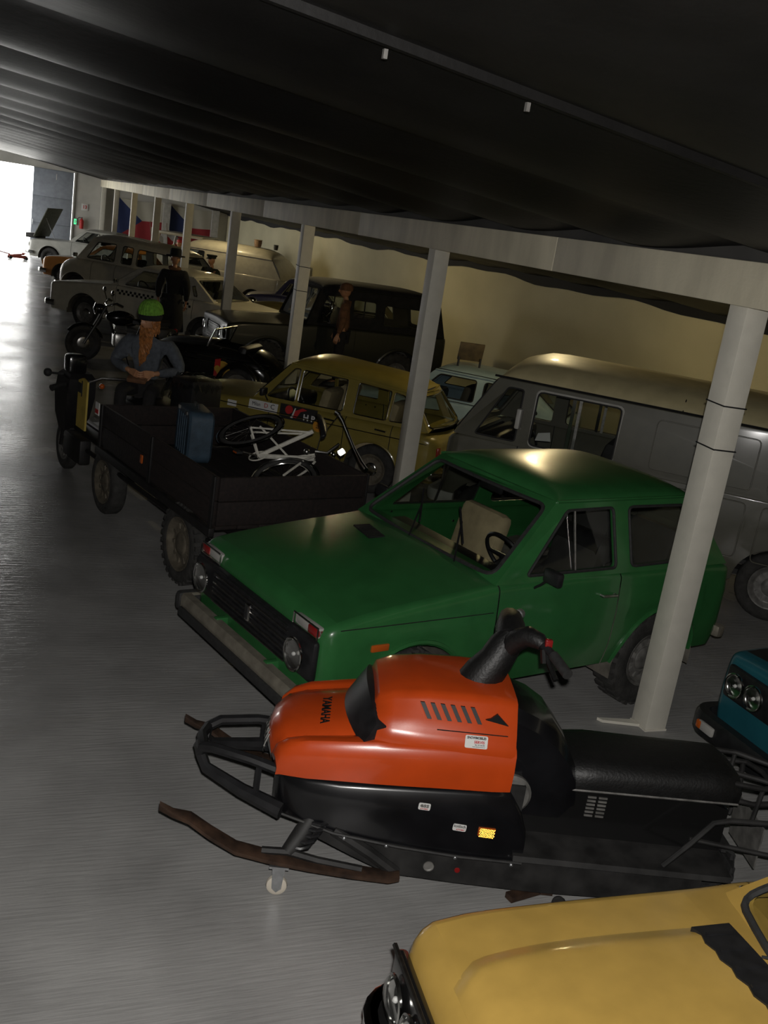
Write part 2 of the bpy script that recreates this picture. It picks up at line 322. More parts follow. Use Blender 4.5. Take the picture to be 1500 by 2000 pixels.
# ---------------------------------------------------------------- vehicles: general builder
def arc_pts(c, r, a0, a1, n): return [(c[0]+r*math.cos(lerp(a0, a1, i/n)), c[1]+r*math.sin(lerp(a0, a1, i/n))) for i in range(n+1)]
def islands(g):
    par = {}
    def find(a):
        while par.setdefault(a, a) != a: par[a] = par[par[a]]; a = par[a]
        return a
    key = [tuple(round(c, 4) for c in v) for v in g.v]
    for f in g.f:
        for i in f[1:]: par[find(key[i])] = find(key[f[0]])
    out = {}
    for f in g.f: out.setdefault(find(key[f[0]]), []).append(f)
    res = []
    for fs in out.values():
        q = G()
        for f in fs: q.add([g.v[i] for i in f], [tuple(range(len(f)))])
        res.append(q)
    return res
class Car:
    """x back from the bumper, y right of the driver, z up"""
    def __init__(s, root, L, hw, sill, top, arches, mat, x0=.1, crown=.03, rs=.06, rn=.12, cabin=None, hwf=((0, 1), (9, 1)),
                 gaps=(), doors=(), tuck=.05, bulge=.0, tumble=.02, hood=None, crease=None):
        s.__dict__.update(locals()); s.build()
    def hwx(s, x):
        w = s.hw*smooth_pw(s.hwf, x)
        d = min(x-s.x0, s.L-x); rn = s.rn
        if d < rn: w -= rn-math.sqrt(max(0, rn*rn-(rn-max(d, 0))**2))
        return w
    def ztx(s, x):
        z = smooth_pw(s.top, x); d = min(x-s.x0, s.L-x); rn = s.rn*.55
        if d < rn: z -= rn-math.sqrt(max(0, rn*rn-(rn-max(d, 0))**2))
        return z
    def zbx(s, x):
        z = s.sill(x) if callable(s.sill) else s.sill
        for xc, zc, r in s.arches:
            if abs(x-xc) < r: z = max(z, zc+math.sqrt(r*r-(x-xc)**2))
        return z
    def side(s, x, z):    # half width at x, z
        lo = s.sill(x) if callable(s.sill) else s.sill
        zt = s.ztx(x); t = max(0, min(1, (z-lo)/(zt-lo)))
        y = s.hwx(x)-s.tuck*max(0, (.4-t)/.4)**2-s.tumble*max(0, (t-.55)/.45)**1.5+s.bulge*math.sin(PI*t)
        if s.crease: y += s.crease[1]*max(0, 1-abs(z-s.crease[0])/.05)
        return y
    def section(s, x):
        zb, zt = s.zbx(x), s.ztx(x); rs = min(s.rs, (zt-zb)*.5); pts = []
        for t in (0, .1, .22, .36, .5, .64, .78, .9, 1): z = lerp(zb, zt-rs, t); pts.append((s.side(x, z), z))
        ys = s.side(x, zt-rs)-rs
        for k in range(1, 5): a = PI/2*k/4; pts.append((ys+rs*math.cos(a), zt-rs+rs*math.sin(a)))
        cr = smooth_pw(s.crown, x) if hasattr(s.crown, '__len__') else s.crown
        for t in (.8, .55, .3, 0): pts.append((ys*t, zt+cr*(1-t*t)))
        return pts
    def build(s):
        r = s.root; xs = set()
        nx = int((s.L-s.x0)/.1)
        for i in range(nx+1): xs.add(round(s.x0+(s.L-s.x0)*i/nx, 4))
        for t in (0, .08, .3, .6, 1): xs.add(round(s.x0+s.rn*t, 4)); xs.add(round(s.L-s.rn*t, 4))
        for xc, zc, rr in s.arches:
            for i in range(21):
                x = xc+rr*math.cos(PI*i/20)
                if s.x0 < x < s.L: xs.add(round(x, 4))
        for gx in s.gaps:
            xs = {x for x in xs if abs(x-gx) > .02}; xs |= {round(gx-.005, 4), round(gx+.005, 4)}
        if s.cabin: xs |= set(s.cabin)
        xs = sorted(xs); xs = [x for i, x in enumerate(xs) if i == 0 or x-xs[i-1] > .003]
        gapset = [(round(gx-.005, 4), round(gx+.005, 4)) for gx in s.gaps]
        secs = [s.section(x) for x in xs]; n = len(secs[0]); ND = 13
        P = {}
        def put(name, vs): P.setdefault(name, G()).add(vs, [(0, 1, 2, 3)])
        for i in range(len(xs)-1):
            a, b = xs[i], xs[i+1]; xm = (a+b)/2
            for sg in (-1, 1):
                for j in range(n-1):
                    if s.cabin and j >= ND-1 and s.cabin[0] <= xm <= s.cabin[1]: continue
                    q = [Vector((a, sg*secs[i][j][0], secs[i][j][1])), Vector((b, sg*secs[i+1][j][0], secs[i+1][j][1])),
                         Vector((b, sg*secs[i+1][j+1][0], secs[i+1][j+1][1])), Vector((a, sg*secs[i][j+1][0], secs[i][j+1][1]))]
                    nm = 'body_shell'
                    for d0, d1 in s.doors:
                        if d0 < xm < d1 and j < ND-1: nm = 'door_L' if sg < 0 else 'door_R'; nm += str(d0)
                    if s.hood and s.hood[0] < xm < s.hood[1] and j >= ND-1: nm = 'hood'
                    if any(abs(a-g0) < 1e-3 and abs(b-g1) < 1e-3 for g0, g1 in gapset) and j < ND-1:
                        nm = 'panel_gap%.2f%d' % (a, sg); c = sum((p for p in q), Vector())/4; q = [p-Vector((0, sg*.006, 0)) for p in q]
                    put(nm, q)
        for e in (0, -1):
            for j in range(n-1):
                a, b = secs[e][j], secs[e][j+1]; x = xs[e]
                put('body_shell', [Vector((x, -a[0], a[1])), Vector((x, a[0], a[1])), Vector((x, b[0], b[1])), Vector((x, -b[0], b[1]))])
        s.parts = {}
        for nm, g in P.items():
            pub = 'door' if nm.startswith('door') else ('panel_gap' if nm.startswith('panel_gap') else nm)
            isl = islands(g) if pub == 'body_shell' else [g]
            for q in isl: s.parts[nm] = q.obj(pub, 'gap' if pub == 'panel_gap' else s.mat, r, 42)
        # underbody and wheel arch liners
        G().box(((s.x0+s.L)/2, 0, s.zlo()+.05), (s.L-s.x0-.5, s.hw*1.5, .05)).obj('underbody', 'interior', r, 0)
        for xc, zc, rr in s.arches:
            for sg in (-1, 1):
                g = G(); wo = s.side(xc, zc+rr)-.012; wi = s.hw*.5
                pts = arc_pts((xc, zc), rr+.004, -.15, PI+.15, 14)
                g.loft([[Vector((x, sg*wo, z)) for x, z in pts], [Vector((x, sg*wi, z)) for x, z in pts]], False, False)
                g.add([Vector((x, sg*wi, z)) for x, z in pts], [tuple(range(len(pts)))])
                g.obj('wheel_arch', 'well', r, 60)
    def zlo(s): return s.sill((s.x0+s.L)/2) if callable(s.sill) else s.sill
    def lip(s, i, mat=None, rad=.012, name='arch_lip'):
        xc, zc, rr = s.arches[i]
        for sg in (-1, 1):
            pts = []
            for x, z in arc_pts((xc, zc), rr, .12, PI-.12, 18):
                if s.x0 < x < s.L: pts.append((x, sg*(s.side(x, z)+.001), z))
            G().tube(pts, rad, 6).obj(name, mat or s.mat, s.root)
    def line(s, pts, rad, mat, name, sides=(-1, 1), off=0.):
        for sg in sides:
            G().tube([(x, sg*(s.side(x, z)+off), z) for x, z in pts], rad, 6).obj(name, mat, s.root)
    # ---- greenhouse
    def greenhouse(s, A0, A1, C1, C0, hr, windows, rear_glass=True, roof_crown=.07, roof_n=6, zr=None, trim='rubber', trim_r=.010, screen=None, rear=None, hb=None, bow=.05, fr_m=.07, rear_m=.07, belt=None, frame=None, roof_mat=None, edge=.05, quarter_wrap=0):
        """A0,A1,C1,C0: (x,z) of pillar feet / roof corners; windows: polygons in (x,z) for both sides"""
        r = s.root; fm = frame or s.mat; s.gh = (A0, A1, C1, C0, hr)
        zb = min(A0[1], C0[1]); zt = A1[1]
        hbx = lambda x: (hb if hb else s.side(x, s.ztx(x)-s.rs)-.02)
        def sf(sg):
            def f(x, z):
                ztl = lerp(A1[1], C1[1], max(0, min(1, (x-A1[0])/(C1[0]-A1[0])))); t = (z-zb)/(ztl-zb)
                return Vector((x, sg*(lerp(hbx(x), hr, t)+.02*math.sin(PI*max(0, min(1, t)))), z))
            return f
        outer = [A0, C0, C1, A1]
        for sg in (-1, 1):
            f = sf(sg)
            s.panel('cabin_side', outer, windows, f, Vector((0, -sg*.03, 0)), fm)
            for w in windows:
                g = G(); loop = [f(*p) for p in w]; g.add([p+Vector((0, -sg*.016, 0)) for p in loop], [tuple(range(len(loop)))])
                o = g.obj('side_window', 'glass', r, 0)
                G().tube([p+Vector((0, sg*.003, 0)) for p in loop], trim_r, 6, True).obj('window_trim', trim, o)
        # roof
        cr = roof_crown; xa, xc = A1[0], C1[0]
        def rf(u, v):
            x = lerp(xa, xc, u); y = hr*v; e = max(0, (1-abs(v)**3.2)*(1-abs(2*u-1)**roof_n)); zz = lerp(A1[1], C1[1], u)
            return Vector((x, y, zz+cr*e**.62))
        us = [(1-math.cos(PI*i/18))/2 for i in range(19)]; vs = [math.sin(PI/2*(i/9-1)) for i in range(19)]
        G().grid(rf, us, vs).obj('roof', roof_mat or s.mat, r, 60)
        G().grid(lambda u, v: rf(u, v)-Vector((0, 0, .035)), us, vs).obj('headliner', 'interior', r, 60)
        for sg in (-1, 1):
            pts = [rf(u, sg*1.0)+Vector((0, sg*.008, 0)) for u in us]
            G().tube(pts, .011, 6).obj('drip_rail', s.mat, r)
        # screens
        s.screen_panel('windscreen', A0, A1, hbx(A0[0]), hr, -1, bow, fr_m, trim, trim_r*1.2, fm)
        if rear_glass: s.screen_panel('rear_window', C0, C1, hbx(C0[0]), hr, 1, bow, rear_m, trim, trim_r*1.2, fm)
        else:
            wb = hbx(C0[0]); G().grid(lambda u, v: Vector((lerp(C0[0], C1[0], v**1.6)+bow*(1-u*u)*(1-.5*v), u*lerp(wb, hr, v**1.5), lerp(C0[1], C1[1]+.02, v))), [-1+i/8 for i in range(17)], [i/8 for i in range(9)]).obj('rear_panel', fm, r, 60)
    def screen_panel(s, name, B, T, wb, wt, dirx, bow, m, trim, tr, fm):
        def f(u, v):
            return Vector((lerp(B[0], T[0], v)+dirx*bow*(1-u*u)*(1-.5*v), u*lerp(wb, wt, v), lerp(B[1], T[1], v)))
        wmean = (wb+wt)/2; h = math.hypot(B[0]-T[0], B[1]-T[1]); mu, mv = m/wmean, m/h
        hole = [(-1+mu, mv), (1-mu, mv), (1-mu, 1-mv), (-1+mu, 1-mv)]
        hole = resample(rpoly(hole, .10, 4), .12)
        outer = resample([(-1, 0), (1, 0), (1, 1), (-1, 1)], .12)
        s.panel('screen_frame', outer, [hole], f, Vector((-dirx*.03, 0, 0)), fm)
        off = Vector((-dirx*.012, 0, 0))
        g = G(); g.grid(lambda u, v: f(u, v)+off, [lerp(-1+mu*.6, 1-mu*.6, i/10) for i in range(11)], [lerp(mv*.5, 1-mv*.5, i/4) for i in range(5)])
        o = g.obj(name, 'glass', s.root, 60)
        G().tube([f(*p)+Vector((dirx*.004, 0, 0)) for p in hole], tr, 6, True).obj('window_trim', trim, o)
        s.scr = f
    def panel(s, name, outer, holes, f, th, mat):
        polys = [outer]+list(holes); flat = [p for q in polys for p in q]
        tri = tessellate_polygon([[Vector((p[0], p[1], 0)) for p in q] for q in polys])
        g = G(); n = len(flat); vs = [f(*p) for p in flat]; vs2 = [v+th for v in vs]
        fs = [tuple(t) for t in tri]+[tuple(i+n for i in t) for t in tri]; k = 0
        for q in polys:
            m = len(q)
            for i in range(m): a, b = k+i, k+(i+1) % m; fs.append((a, b, b+n, a+n))
            k += m
        return g.add(vs+vs2, fs).obj(name, mat, s.root, 40)
    def wheel(s, x, r, w, y, rim='rim_grey', hub=None, rr=.62, tread=0, sides=(-1, 1), z=None):
        for sg in sides: make_wheel(s.root, (x, sg*y, z or r), r, w, sg, rim, hub, rr, tread)
    def interior(s, seats, dash=None, wheel=None, mat='interior', floor_z=None):
        r = s.root
        for x, y, z, col in seats:
            g = G(); g.box((x+.05, y, z), (.46, .46, .16), None, .05); g.obj('seat', col, r)
            g = G(); g.box((x+.34, y, z+.30), (.13, .46, .56), Matrix.Rotation(.22, 3, 'Y'), .05); g.obj('seat_back', col, r)
        if dash: G().box((dash[0], 0, dash[1]), (.3, s.hw*1.6, .18), None, .05).obj('dashboard', 'black', r)
        if wheel:
            x, y, z = wheel; Mt = Matrix.Translation((x, y, z)) @ Matrix.Rotation(-.55-PI/2+PI, 4, 'Y')
            g = G(); g.tube([Mt @ Vector((.19*math.cos(2*PI*i/24), .19*math.sin(2*PI*i/24), 0)) for i in range(24)], .013, 6, True)
            g.tube([Mt @ Vector((0, -.19, 0)), Mt @ Vector((0, .19, 0))], .014, 6); g.tube([Mt @ Vector((0, 0, 0)), (x-.35, y, z-.15)], .018, 6)
            g.obj('steering_wheel', 'black', r)
        zf = floor_z or s.zlo()+.12
        xa = s.cabin[0] if s.cabin else 1.2; xb = s.cabin[1] if s.cabin else s.L-.5
        G().box(((xa+xb)/2, 0, zf), (xb-xa, s.hw*1.7, .04)).obj('cabin_floor', 'interior', r, 0)
        for x in (xa-.02, xb+.02): G().box((x, 0, (zf+s.ztx(x))/2-.02), (.03, s.hw*1.7, s.ztx(x)-zf-.06)).obj('bulkhead', 'interior', r, 0)
_WH = {}
def make_wheel(parent, c, r, w, sg, rim='rim_grey', hub=None, rr=.62, tread=0, axis=None):
    """three meshes shared between alike wheels: tyre, rim, hub cap"""
    key = (r, w, rim, hub, rr, tread)
    if key not in _WH:
        ri = r*rr; h = w/2
        prof = [(ri, -h*.8), (ri+.02, -h), (r-.05, -h*1.03), (r-.012, -h*.86), (r, -h*.6), (r, h*.6), (r-.012, h*.86), (r-.05, h*1.03), (ri+.02, h), (ri, h*.8), (ri, -h*.8)]
        g = G().lathe(prof, None, 36)
        if tread:
            n = tread
            for k in range(n):
                for q in (-1, 1):
                    a = 2*PI*(k+.25*q)/n; R = Matrix.Rotation(a, 3, 'Z')
                    g.box(R @ Vector((r-.004, 0, q*h*.55)), (.03, 2*PI*r/n*.5, h*.75), R)
        ty = g.obj('tyre', 'tyre', None, 50)
        dish = [(.0, h*.45), (.05, h*.45), (ri*.35, h*.5), (ri*.5, h*.62), (ri*.72, h*.42), (ri*.82, h*.5), (ri*.93, h*.88), (ri+.006, h*.95), (ri+.006, h*.7), (ri, -h*.8), (0, -h*.7)]
        rm = G().lathe(dish, None, 32)
        for k in range(10):
            a = 2*PI*k/10
            rm.box((ri*.66*math.cos(a), ri*.66*math.sin(a), h*.44), (.045, .03, .03), Matrix.Rotation(a, 3, 'Z'))
        rm = rm.obj('rim', rim, None, 40)
        hc = G().lathe([(0, h*.75), (ri*.25, h*.74), (ri*.42, h*.66), (ri*.48, h*.5)], None, 24).obj('hub_cap', hub or rim, None, 40)
        _WH[key] = (ty.data, rm.data, hc.data)
        for o in (ty, rm, hc): bpy.data.objects.remove(o)
    ty, rm, hc = _WH[key]
    t = bpy.data.objects.new('wheel', ty); COL.objects.link(t); t.parent = parent; t.location = c
    t.rotation_euler = axis or (Matrix.Rotation(-sg*PI/2, 3, 'X') @ Matrix.Rotation(random.uniform(0, 6), 3, 'Z')).to_euler()
    for nm, me in (('rim', rm), ('hub_cap', hc)):
        o = bpy.data.objects.new(nm, me); COL.objects.link(o); o.parent = t
    return t
V3 = Vector
def headlamp(parent, c, r, dirx=-1, ring='chrome', squash=1., R=None):
    """domed glass over a bowl reflector; axis -x"""
    Mt = Matrix.Translation(V3(c)+V3((-.026, 0, 0))) @ (R or Matrix.Rotation(-PI/2, 4, 'Y'))
    b = G().lathe([(r*.95*math.sin(PI/2*i/6), -.024*math.cos(PI/2*i/6)) for i in range(7)], Mt, 24).obj('headlamp', 'reflector', parent)
    g = G().lathe([(r*math.sin(PI/2*(1-i/6)), .03*math.sin(PI/2*i/6)) for i in range(7)], Mt, 24).obj('lamp_glass', 'lamp_glass', b)
    g = G(); g.tube([Mt @ Vector((r*math.cos(2*PI*i/24), r*math.sin(2*PI*i/24), 0)) for i in range(24)], .008, 6, True); g.obj('lamp_ring', ring, b)
    G().ball(Mt @ Vector((0, 0, -.008)), .012, 8, 6).obj('bulb', 'paper', b)
    return b
def bumper(parent, x, z, hw, h=.10, d=.05, mat='chrome', wrap=.3, corner=.12, name='bumper', dirx=1):
    pts = []
    for sg in (-1,):
        pts += [(x+dirx*wrap, -hw), (x+dirx*corner, -hw)] + [(x+dirx*corner*(1-math.sin(PI/2*i/5)), -hw+corner*(1-math.cos(PI/2*i/5))) for i in range(1, 6)]
    pts += [(px, -py) for px, py in reversed(pts)]
    secs = []
    for i, (px, py) in enumerate(pts):
        a = Vector(pts[max(0, i-1)]); b = Vector(pts[min(len(pts)-1, i+1)]); t = (b-a).normalized(); nrm = Vector((t.y, -t.x))*dirx*-1
        secs.append([Vector((px+nrm.x*u*d*.5, py+nrm.y*u*d*.5, z+v*h/2)) for u, v in ((-1, -1), (.6, -1), (1, -.6), (1, .6), (.6, 1), (-1, 1))])
    return G().loft(secs, True, True).obj(name, mat, parent, 40)
def handle(parent, x, y, z, sg, mat='chrome', w=.13):
    g = G(); g.tube([(x, y, z), (x, y+sg*.03, z), (x+w, y+sg*.03, z-.005), (x+w, y, z-.005)], .011, 6); return g.obj('handle', mat, parent)
def mirror(parent, x, y, z, sg, mat='black', w=.14, h=.09):
    g = G(); g.tube([(x, y, z-.1), (x, y+sg*.05, z-.06), (x, y+sg*.11, z)], .009, 6); g.box((x, y+sg*.14, z+.02), (.05, w, h), None, .015); g.obj('wing_mirror', mat, parent)
def wiper(parent, f, u0, u1, v1):
    g = G(); a = f(u0, .03); b = f(u1, v1); off = Vector((-.015, 0, .01)); g.tube([a+off, b+off], .006, 5); c = b+off
    g.tube([f(u1-.22, v1*.55)+off, f(u1+.18, v1*1.3)+off], .007, 5); g.obj('wiper', 'black', parent)
# ---------------------------------------------------------------- green off-roader
M['green'] = paint('green_paint', (.026, .125, .036), .3)
M['tan'] = pbr('tan_seat_cloth', (.36, .29, .17), .85, 0, 0, (12, .15))
M['plate_grey'] = pbr('dusty_aluminium', (.34, .31, .25), .45, .6, 0, (12, .25))
t = thing('off_road_car', 'green boxy three-door off-road car with black grille, parked behind the orange snowmobile', 'car', (1.51, 5.49, 0), .246)
c = Car(t, 3.66, .80, .40, ((.1, .895), (.25, .94), (1.2, 1.055), (1.42, 1.075), (3.4, 1.06), (3.66, 1.03)), [(.74, .345, .43), (2.94, .345, .43)], 'green',
        cabin=(1.44, 3.5), crown=((.1, .02), (.5, .04), (1.2, .05), (1.45, .01), (3.66, .02)), rs=.055, rn=.10, gaps=(1.33, 2.42), doors=((1.335, 2.415),), hood=(.2, 1.24), crease=(.83, .010), tuck=.04)
c.lip(0, None, .018); c.lip(1, None, .018)
c.greenhouse((1.30, 1.065), (1.86, 1.53), (3.22, 1.53), (3.58, 1.05), .60,
             [rpoly([(1.56, 1.105), (1.94, 1.475), (2.37, 1.48), (2.37, 1.10)], .03), rpoly([(2.52, 1.10), (2.52, 1.48), (3.12, 1.475), (3.36, 1.11)], .05)],
             roof_crown=.095, bow=.06, fr_m=.055, trim_r=.011)
for sg in (-1, 1):
    G().tube([(1.99, sg*(c.side(1.99, 1.0)-.035), 1.105), (1.99, sg*.645, 1.475)], .009, 6).obj('vent_bar', 'dull_chrome', t)
    handle(t, 2.24, sg*(c.side(2.24, .93)-.004), .93, sg, 'dull_chrome')
    mirror(t, 1.62, sg*.78, 1.13, sg)
    G().box((.47, sg*(c.side(.47, .78)+.004), .775), (.12, .02, .042), None, .006).obj('side_marker', 'amber', t)
wiper(t, c.scr, 0, 0, 0) if False else None
fA = lambda u, v: Vector((lerp(1.30, 1.86, v)-.06*(1-u*u)*(1-.5*v), u*lerp(.73, .60, v), lerp(1.065, 1.53, v)))
wiper(t, fA, -.55, -.25, .42); wiper(t, fA, .1, .4, .42)
gr = G().box((.085, 0, .705), (.05, 1.50, .245), None, .045).obj('grille_panel', 'black', t)
for k in range(8):
    G().tube([(.056, -.47, .60+.030*k), (.056, .47, .60+.030*k)], .006, 6).obj('slat', 'dull_chrome' if k % 2 == 0 else 'black', gr)
e = G().box((.046, -.02, .715), (.02, .055, .105), None, .008).obj('emblem', 'chrome', gr)
for q in (-1, 1): G().box((.034, -.02+q*.012, .715), (.008, .006, .08)).obj('emblem_bar', 'black', e)
for sg in (-1, 1):
    headlamp(t, (.052, sg*.60, .705), .092)
    li = G().box((.115, sg*.60, .868), (.05, .25, .062), None, .012).obj('indicator', 'white_lens', t)
    G().box((.108, sg*.675, .868), (.05, .10, .052), None, .010).obj('red_segment', 'red_lens', li)
    G().tube([(.087, sg*(.60-.13), .835), (.087, sg*(.60+.13), .835), (.087, sg*(.60+.13), .902), (.087, sg*(.60-.13), .902)], .006, 5, True).obj('indicator_rim', 'dull_chrome', li)
b = bumper(t, .02, .475, .80, .11, .07, 'plate_grey', .12, .05)
for sg in (-1, 1): G().box((.10, sg*.80, .475), (.26, .07, .13), None, .03).obj('end_cap', 'rubber', b)
G().box((-.022, 0, .425), (.03, 1.5, .06), None, .01).obj('rubber_strip', 'rubber', b)
for sg in (-1, 1): G().box((.07, sg*.33, .48), (.10, .05, .12), None, .01).obj('bumper_bracket', 'green', b)
g = G()
for k in range(12):
    g.box((1.02+.004*k, .12+.022*k, 1.092-.0001*k), (.13, .009, .012), Matrix.Rotation(.0, 3, 'Z'))
g.obj('hood_vent', 'black', t)
c.line([(x, .90-.0*x) for x in (.2, .5, .9, 1.3)], .003, 'gap', 'hood_seam', off=.0005)
c.wheel(.74, .345, .19, .66, 'rim_grey', None, .56, 26); c.wheel(2.94, .345, .19, .66, 'rim_grey', None, .56, 26)
c.interior([(2.08, -.34, .62, 'interior'), (1.74, .31, .62, 'tan'), (2.9, -.3, .66, 'interior'), (2.9, .3, .66, 'interior')], (1.50, .97), (1.78, -.33, 1.06), floor_z=.5)
G().lathe([(0, -.22), (.10, -.21), (.10, .21), (0, .22)], Matrix.Translation((2.50, -.33, 1.13)) @ Matrix.Rotation(PI/2, 4, 'X'), 18).obj('headrest', 'black', t)
G().tube([(1.87, 0, 1.5), (1.82, 0, 1.47)], .01, 6).box((1.84, 0, 1.455), (.03, .22, .06), None, .012).obj('rear_view_mirror', 'black', t)
G().box((3.69, 0, .5), (.09, 1.6, .1), None, .03).obj('rear_bumper', 'plate_grey', t)

# ---------------------------------------------------------------- orange snowmobile
M['orange'] = pbr('orange_fibreglass', (.50, .058, .008), .28, 0, .6, (5, .1), (200, .015))
M['pan'] = pbr('black_belly_pan', (.006, .006, .007), .27, 0, .4, (5, .4))
M['seat_vinyl'] = pbr('black_vinyl', (.006, .006, .006), .5, 0, 0, (30, .3), (80, .15))
M['worn_black'] = pbr('worn_black_steel', (.014, .0135, .013), .65, 0, 0, (9, .75))
M['rust'] = pbr('rusty_ski_steel', (.045, .024, .014), .7, .3, 0, (14, .6))
M['white_wheel'] = pbr('nylon_castor', (.55, .5, .42), .5)
t = thing('snowmobile', 'orange and black snowmobile on castors in the foreground, nose towards the aisle', 'snowmobile', (2.016, 4.06, 0), -.31)
def hood_sec(x, hw, zs, zc, zt, ht, n=6):
    """side bottom zs, crease zc, top zt, half width at top ht"""
    pts = [(-hw, zs), (-hw-.008, lerp(zs, zc, .5)), (-hw+.006, zc-.02), (-hw+.025, zc)]
    pts += [(lerp(-hw+.05, -ht, k/4), lerp(zc+.012, zt-.03, (k/4)**.8)) for k in range(1, 5)]
    pts += [(-ht+.03, zt-.008), (-ht*.5, zt+.008)]
    bl = .075*max(0, min(1, (-.28-x)/.28))
    return [Vector((x-bl*(1-min(1, abs(y)/.34)**2), y, z)) for y, z in pts+[(0, zt+.012)]+[(-y, z) for y, z in reversed(pts)]]
# lower hood: side walls up to the crease and the low front deck
secs = []
for x, hw, zs, zc, zt, ht in ((-.585, .295, .545, .62, .63, .20), (-.57, .305, .555, .68, .685, .21), (-.53, .32, .56, .72, .73, .22), (-.46, .335, .565, .745, .757, .23), (-.3, .352, .58, .77, .785, .24), (-.16, .364, .59, .79, .81, .24), (0, .37, .60, .80, .84, .25), (.2, .37, .61, .81, .86, .25), (.4, .365, .615, .815, .86, .25), (.485, .36, .62, .82, .86, .25)):
    secs.append(hood_sec(x, hw, zs, zc, zt, ht))
hood = G().loft(secs, False, False)
hood.add(secs[0], [tuple(range(len(secs[0])))]); hood = hood.obj('hood', 'orange', t, 35)
# raised upper hood
secs = []
for x, hw, zc, zt, ht in ((-.20, .29, .85, .90, .20), (-.17, .32, .85, .965, .22), (-.10, .34, .85, .995, .235), (.05, .352, .85, 1.015, .245), (.25, .36, .855, 1.025, .25), (.42, .362, .855, 1.025, .25), (.475, .355, .85, 1.015, .245)):
    pts = [(-hw, zc-.06), (-hw+.004, zc-.01), (-hw+.02, zc+.01)]+[(lerp(-hw+.03, -ht, k/3), lerp(zc+.03, zt-.03, k/3)) for k in range(4)]+[(-ht+.015, zt-.01), (-ht+.05, zt), (-ht*.4, zt+.006), (0, zt+.008)]
    secs.append([Vector((x, y, z)) for y, z in pts+[(-y, z) for y, z in reversed(pts[:-1])]])
u = G().loft(secs, False, False); u.add(secs[0], [tuple(range(len(secs[0])))]); u.add(secs[-1], [tuple(range(len(secs[-1])))])
u.obj('upper_hood', 'orange', t, 40)
# dark intake band in front of the raised hood
G().loft([[Vector((-.31+.08*q*q, .335*q, .765+.035*(1-q*q))), Vector((-.222+.045*q*q, .32*q, .945-.075*abs(q)**2.5)), Vector((-.16+.03*q*q, .315*q, .935-.075*abs(q)**2.5)), Vector((-.16, .31*q, .78))] for q in [-1+k/6 for k in range(13)]]).obj('air_intake', 'black', t)
# nose lamp
G().loft([[Vector((-.645+.02*(abs(y)/.2)**2, y, .56)), Vector((-.665+.03*(abs(y)/.2)**2, y, .60)), Vector((-.645+.04*(abs(y)/.2)**2, y, .665))] for y in (-.2, -.13, -.06, 0, .06, .13, .2)], False, False).obj('headlamp', 'white_lens', t)
for k in range(5): G().tube([(-.668, -.14+.05*k, .57), (-.672, -.14+.05*k, .60), (-.652, -.13+.05*k, .66)], .004, 5).obj('lamp_rib', 'chrome', t)
# hood louvres and badges on the near side of the upper hood
wy = lambda z: lerp(.338, .262, (z-.88)/.115)
for sg in (-1, 1):
    for k in range(6):
        x = .04+.047*k
        q = [(x-.028, .985), (x-.008, .985), (x+.030, .925), (x+.010, .925)]
        G().prism(q, .008, lambda a, b, w: Vector((a, sg*(wy(b)-.001+w), b))).obj('louvre', 'black', t)
    G().prism([(.32, .945), (.345, .952), (.375, .972), (.43, .930)], .010, lambda a, b, w: Vector((a, sg*(wy(b)+w), b))).obj('badge', 'gloss_black', t)
    G().tube([(x, sg*(wy(.885)+.001), .885+.012*x) for x in (.10, .25, .43)], .0025, 5).obj('seam', 'gap', t)
text_mesh('hood_lettering', 'YAMAHA', .062, 'ink', t, frame_mat((-.40, -.07, .788), (-.05, -1, -.04), (1, 0, .17)), .001, bold=.0012)
# stickers
def sticker(parent, name, o, w, h, lines, xd=(1, 0, -.09), yd=(0, 0, 1)):
    Mt = frame_mat(o, xd, yd); st = G().prism(rpoly([(-w/2, -h/2), (w/2, -h/2), (w/2, h/2), (-w/2, h/2)], .008), .0012, lambda a, b, z: Mt @ Vector((a, b, z-.0008))).obj(name, 'paper', parent, 0)
    for s_, sz, dx, dy, mt, sx, bd in lines:
        text_mesh('lettering', s_, sz, mt, st, Mt @ Matrix.Translation((dx, dy, .0012)), .0004, sx=sx, bold=bd)
    return st
sticker(t, 'sticker', (.285, -(.355), .855), .105, .058, [('SNOWMOBILES', .0155, 0, .018, 'ink', .82, .0007), ('SERVIS', .017, .014, -.001, 'red_ink', 1.0, .0006), ('TEL. 775 105 078', .008, .016, -.014, 'ink', .8, .0002), ('WWW.SERVIS-SKUTRY.CZ', .0055, .012, -.0225, 'ink', .9, .0001)], (1, 0, .015), (0, .35, 1))
# belly pan
secs = []
for x, zt, ztk, zb, hw in ((-.60, .53, .45, .38, .24), (-.55, .565, .46, .365, .31), (-.45, .565, .46, .345, .355), (-.3, .575, .455, .325, .38), (-.1, .59, .45, .305, .39), (.15, .605, .44, .285, .392), (.35, .615, .43, .275, .39), (.49, .62, .42, .27, .385), (.56, .52, .40, .268, .38), (.60, .42, .36, .268, .378)):
    pts = [(-hw+.03, zt), (-hw+.012, zt-.02), (-hw, lerp(zt, zb, .45)), (-hw, lerp(zt, zb, .75)), (-hw+.008, zb)]
    secs.append([Vector((x, y, z)) for y, z in pts+[(-y, z) for y, z in reversed(pts)]])
G().loft(secs).obj('belly_pan', 'pan', t, 50)
G().tube([(-.55, -.335, .37), (-.3, -.388, .328), (.0, -.398, .298), (.3, -.398, .278), (.6, -.386, .268)], .008, 6).obj('pan_edge', 'worn_black', t)
for x, z in ((-.25, .338), (-.05, .32), (.28, .295), (.55, .285)): G().ball((x, -.398, z-.022), .011, 10, 6).obj('bolt', 'steel', t)
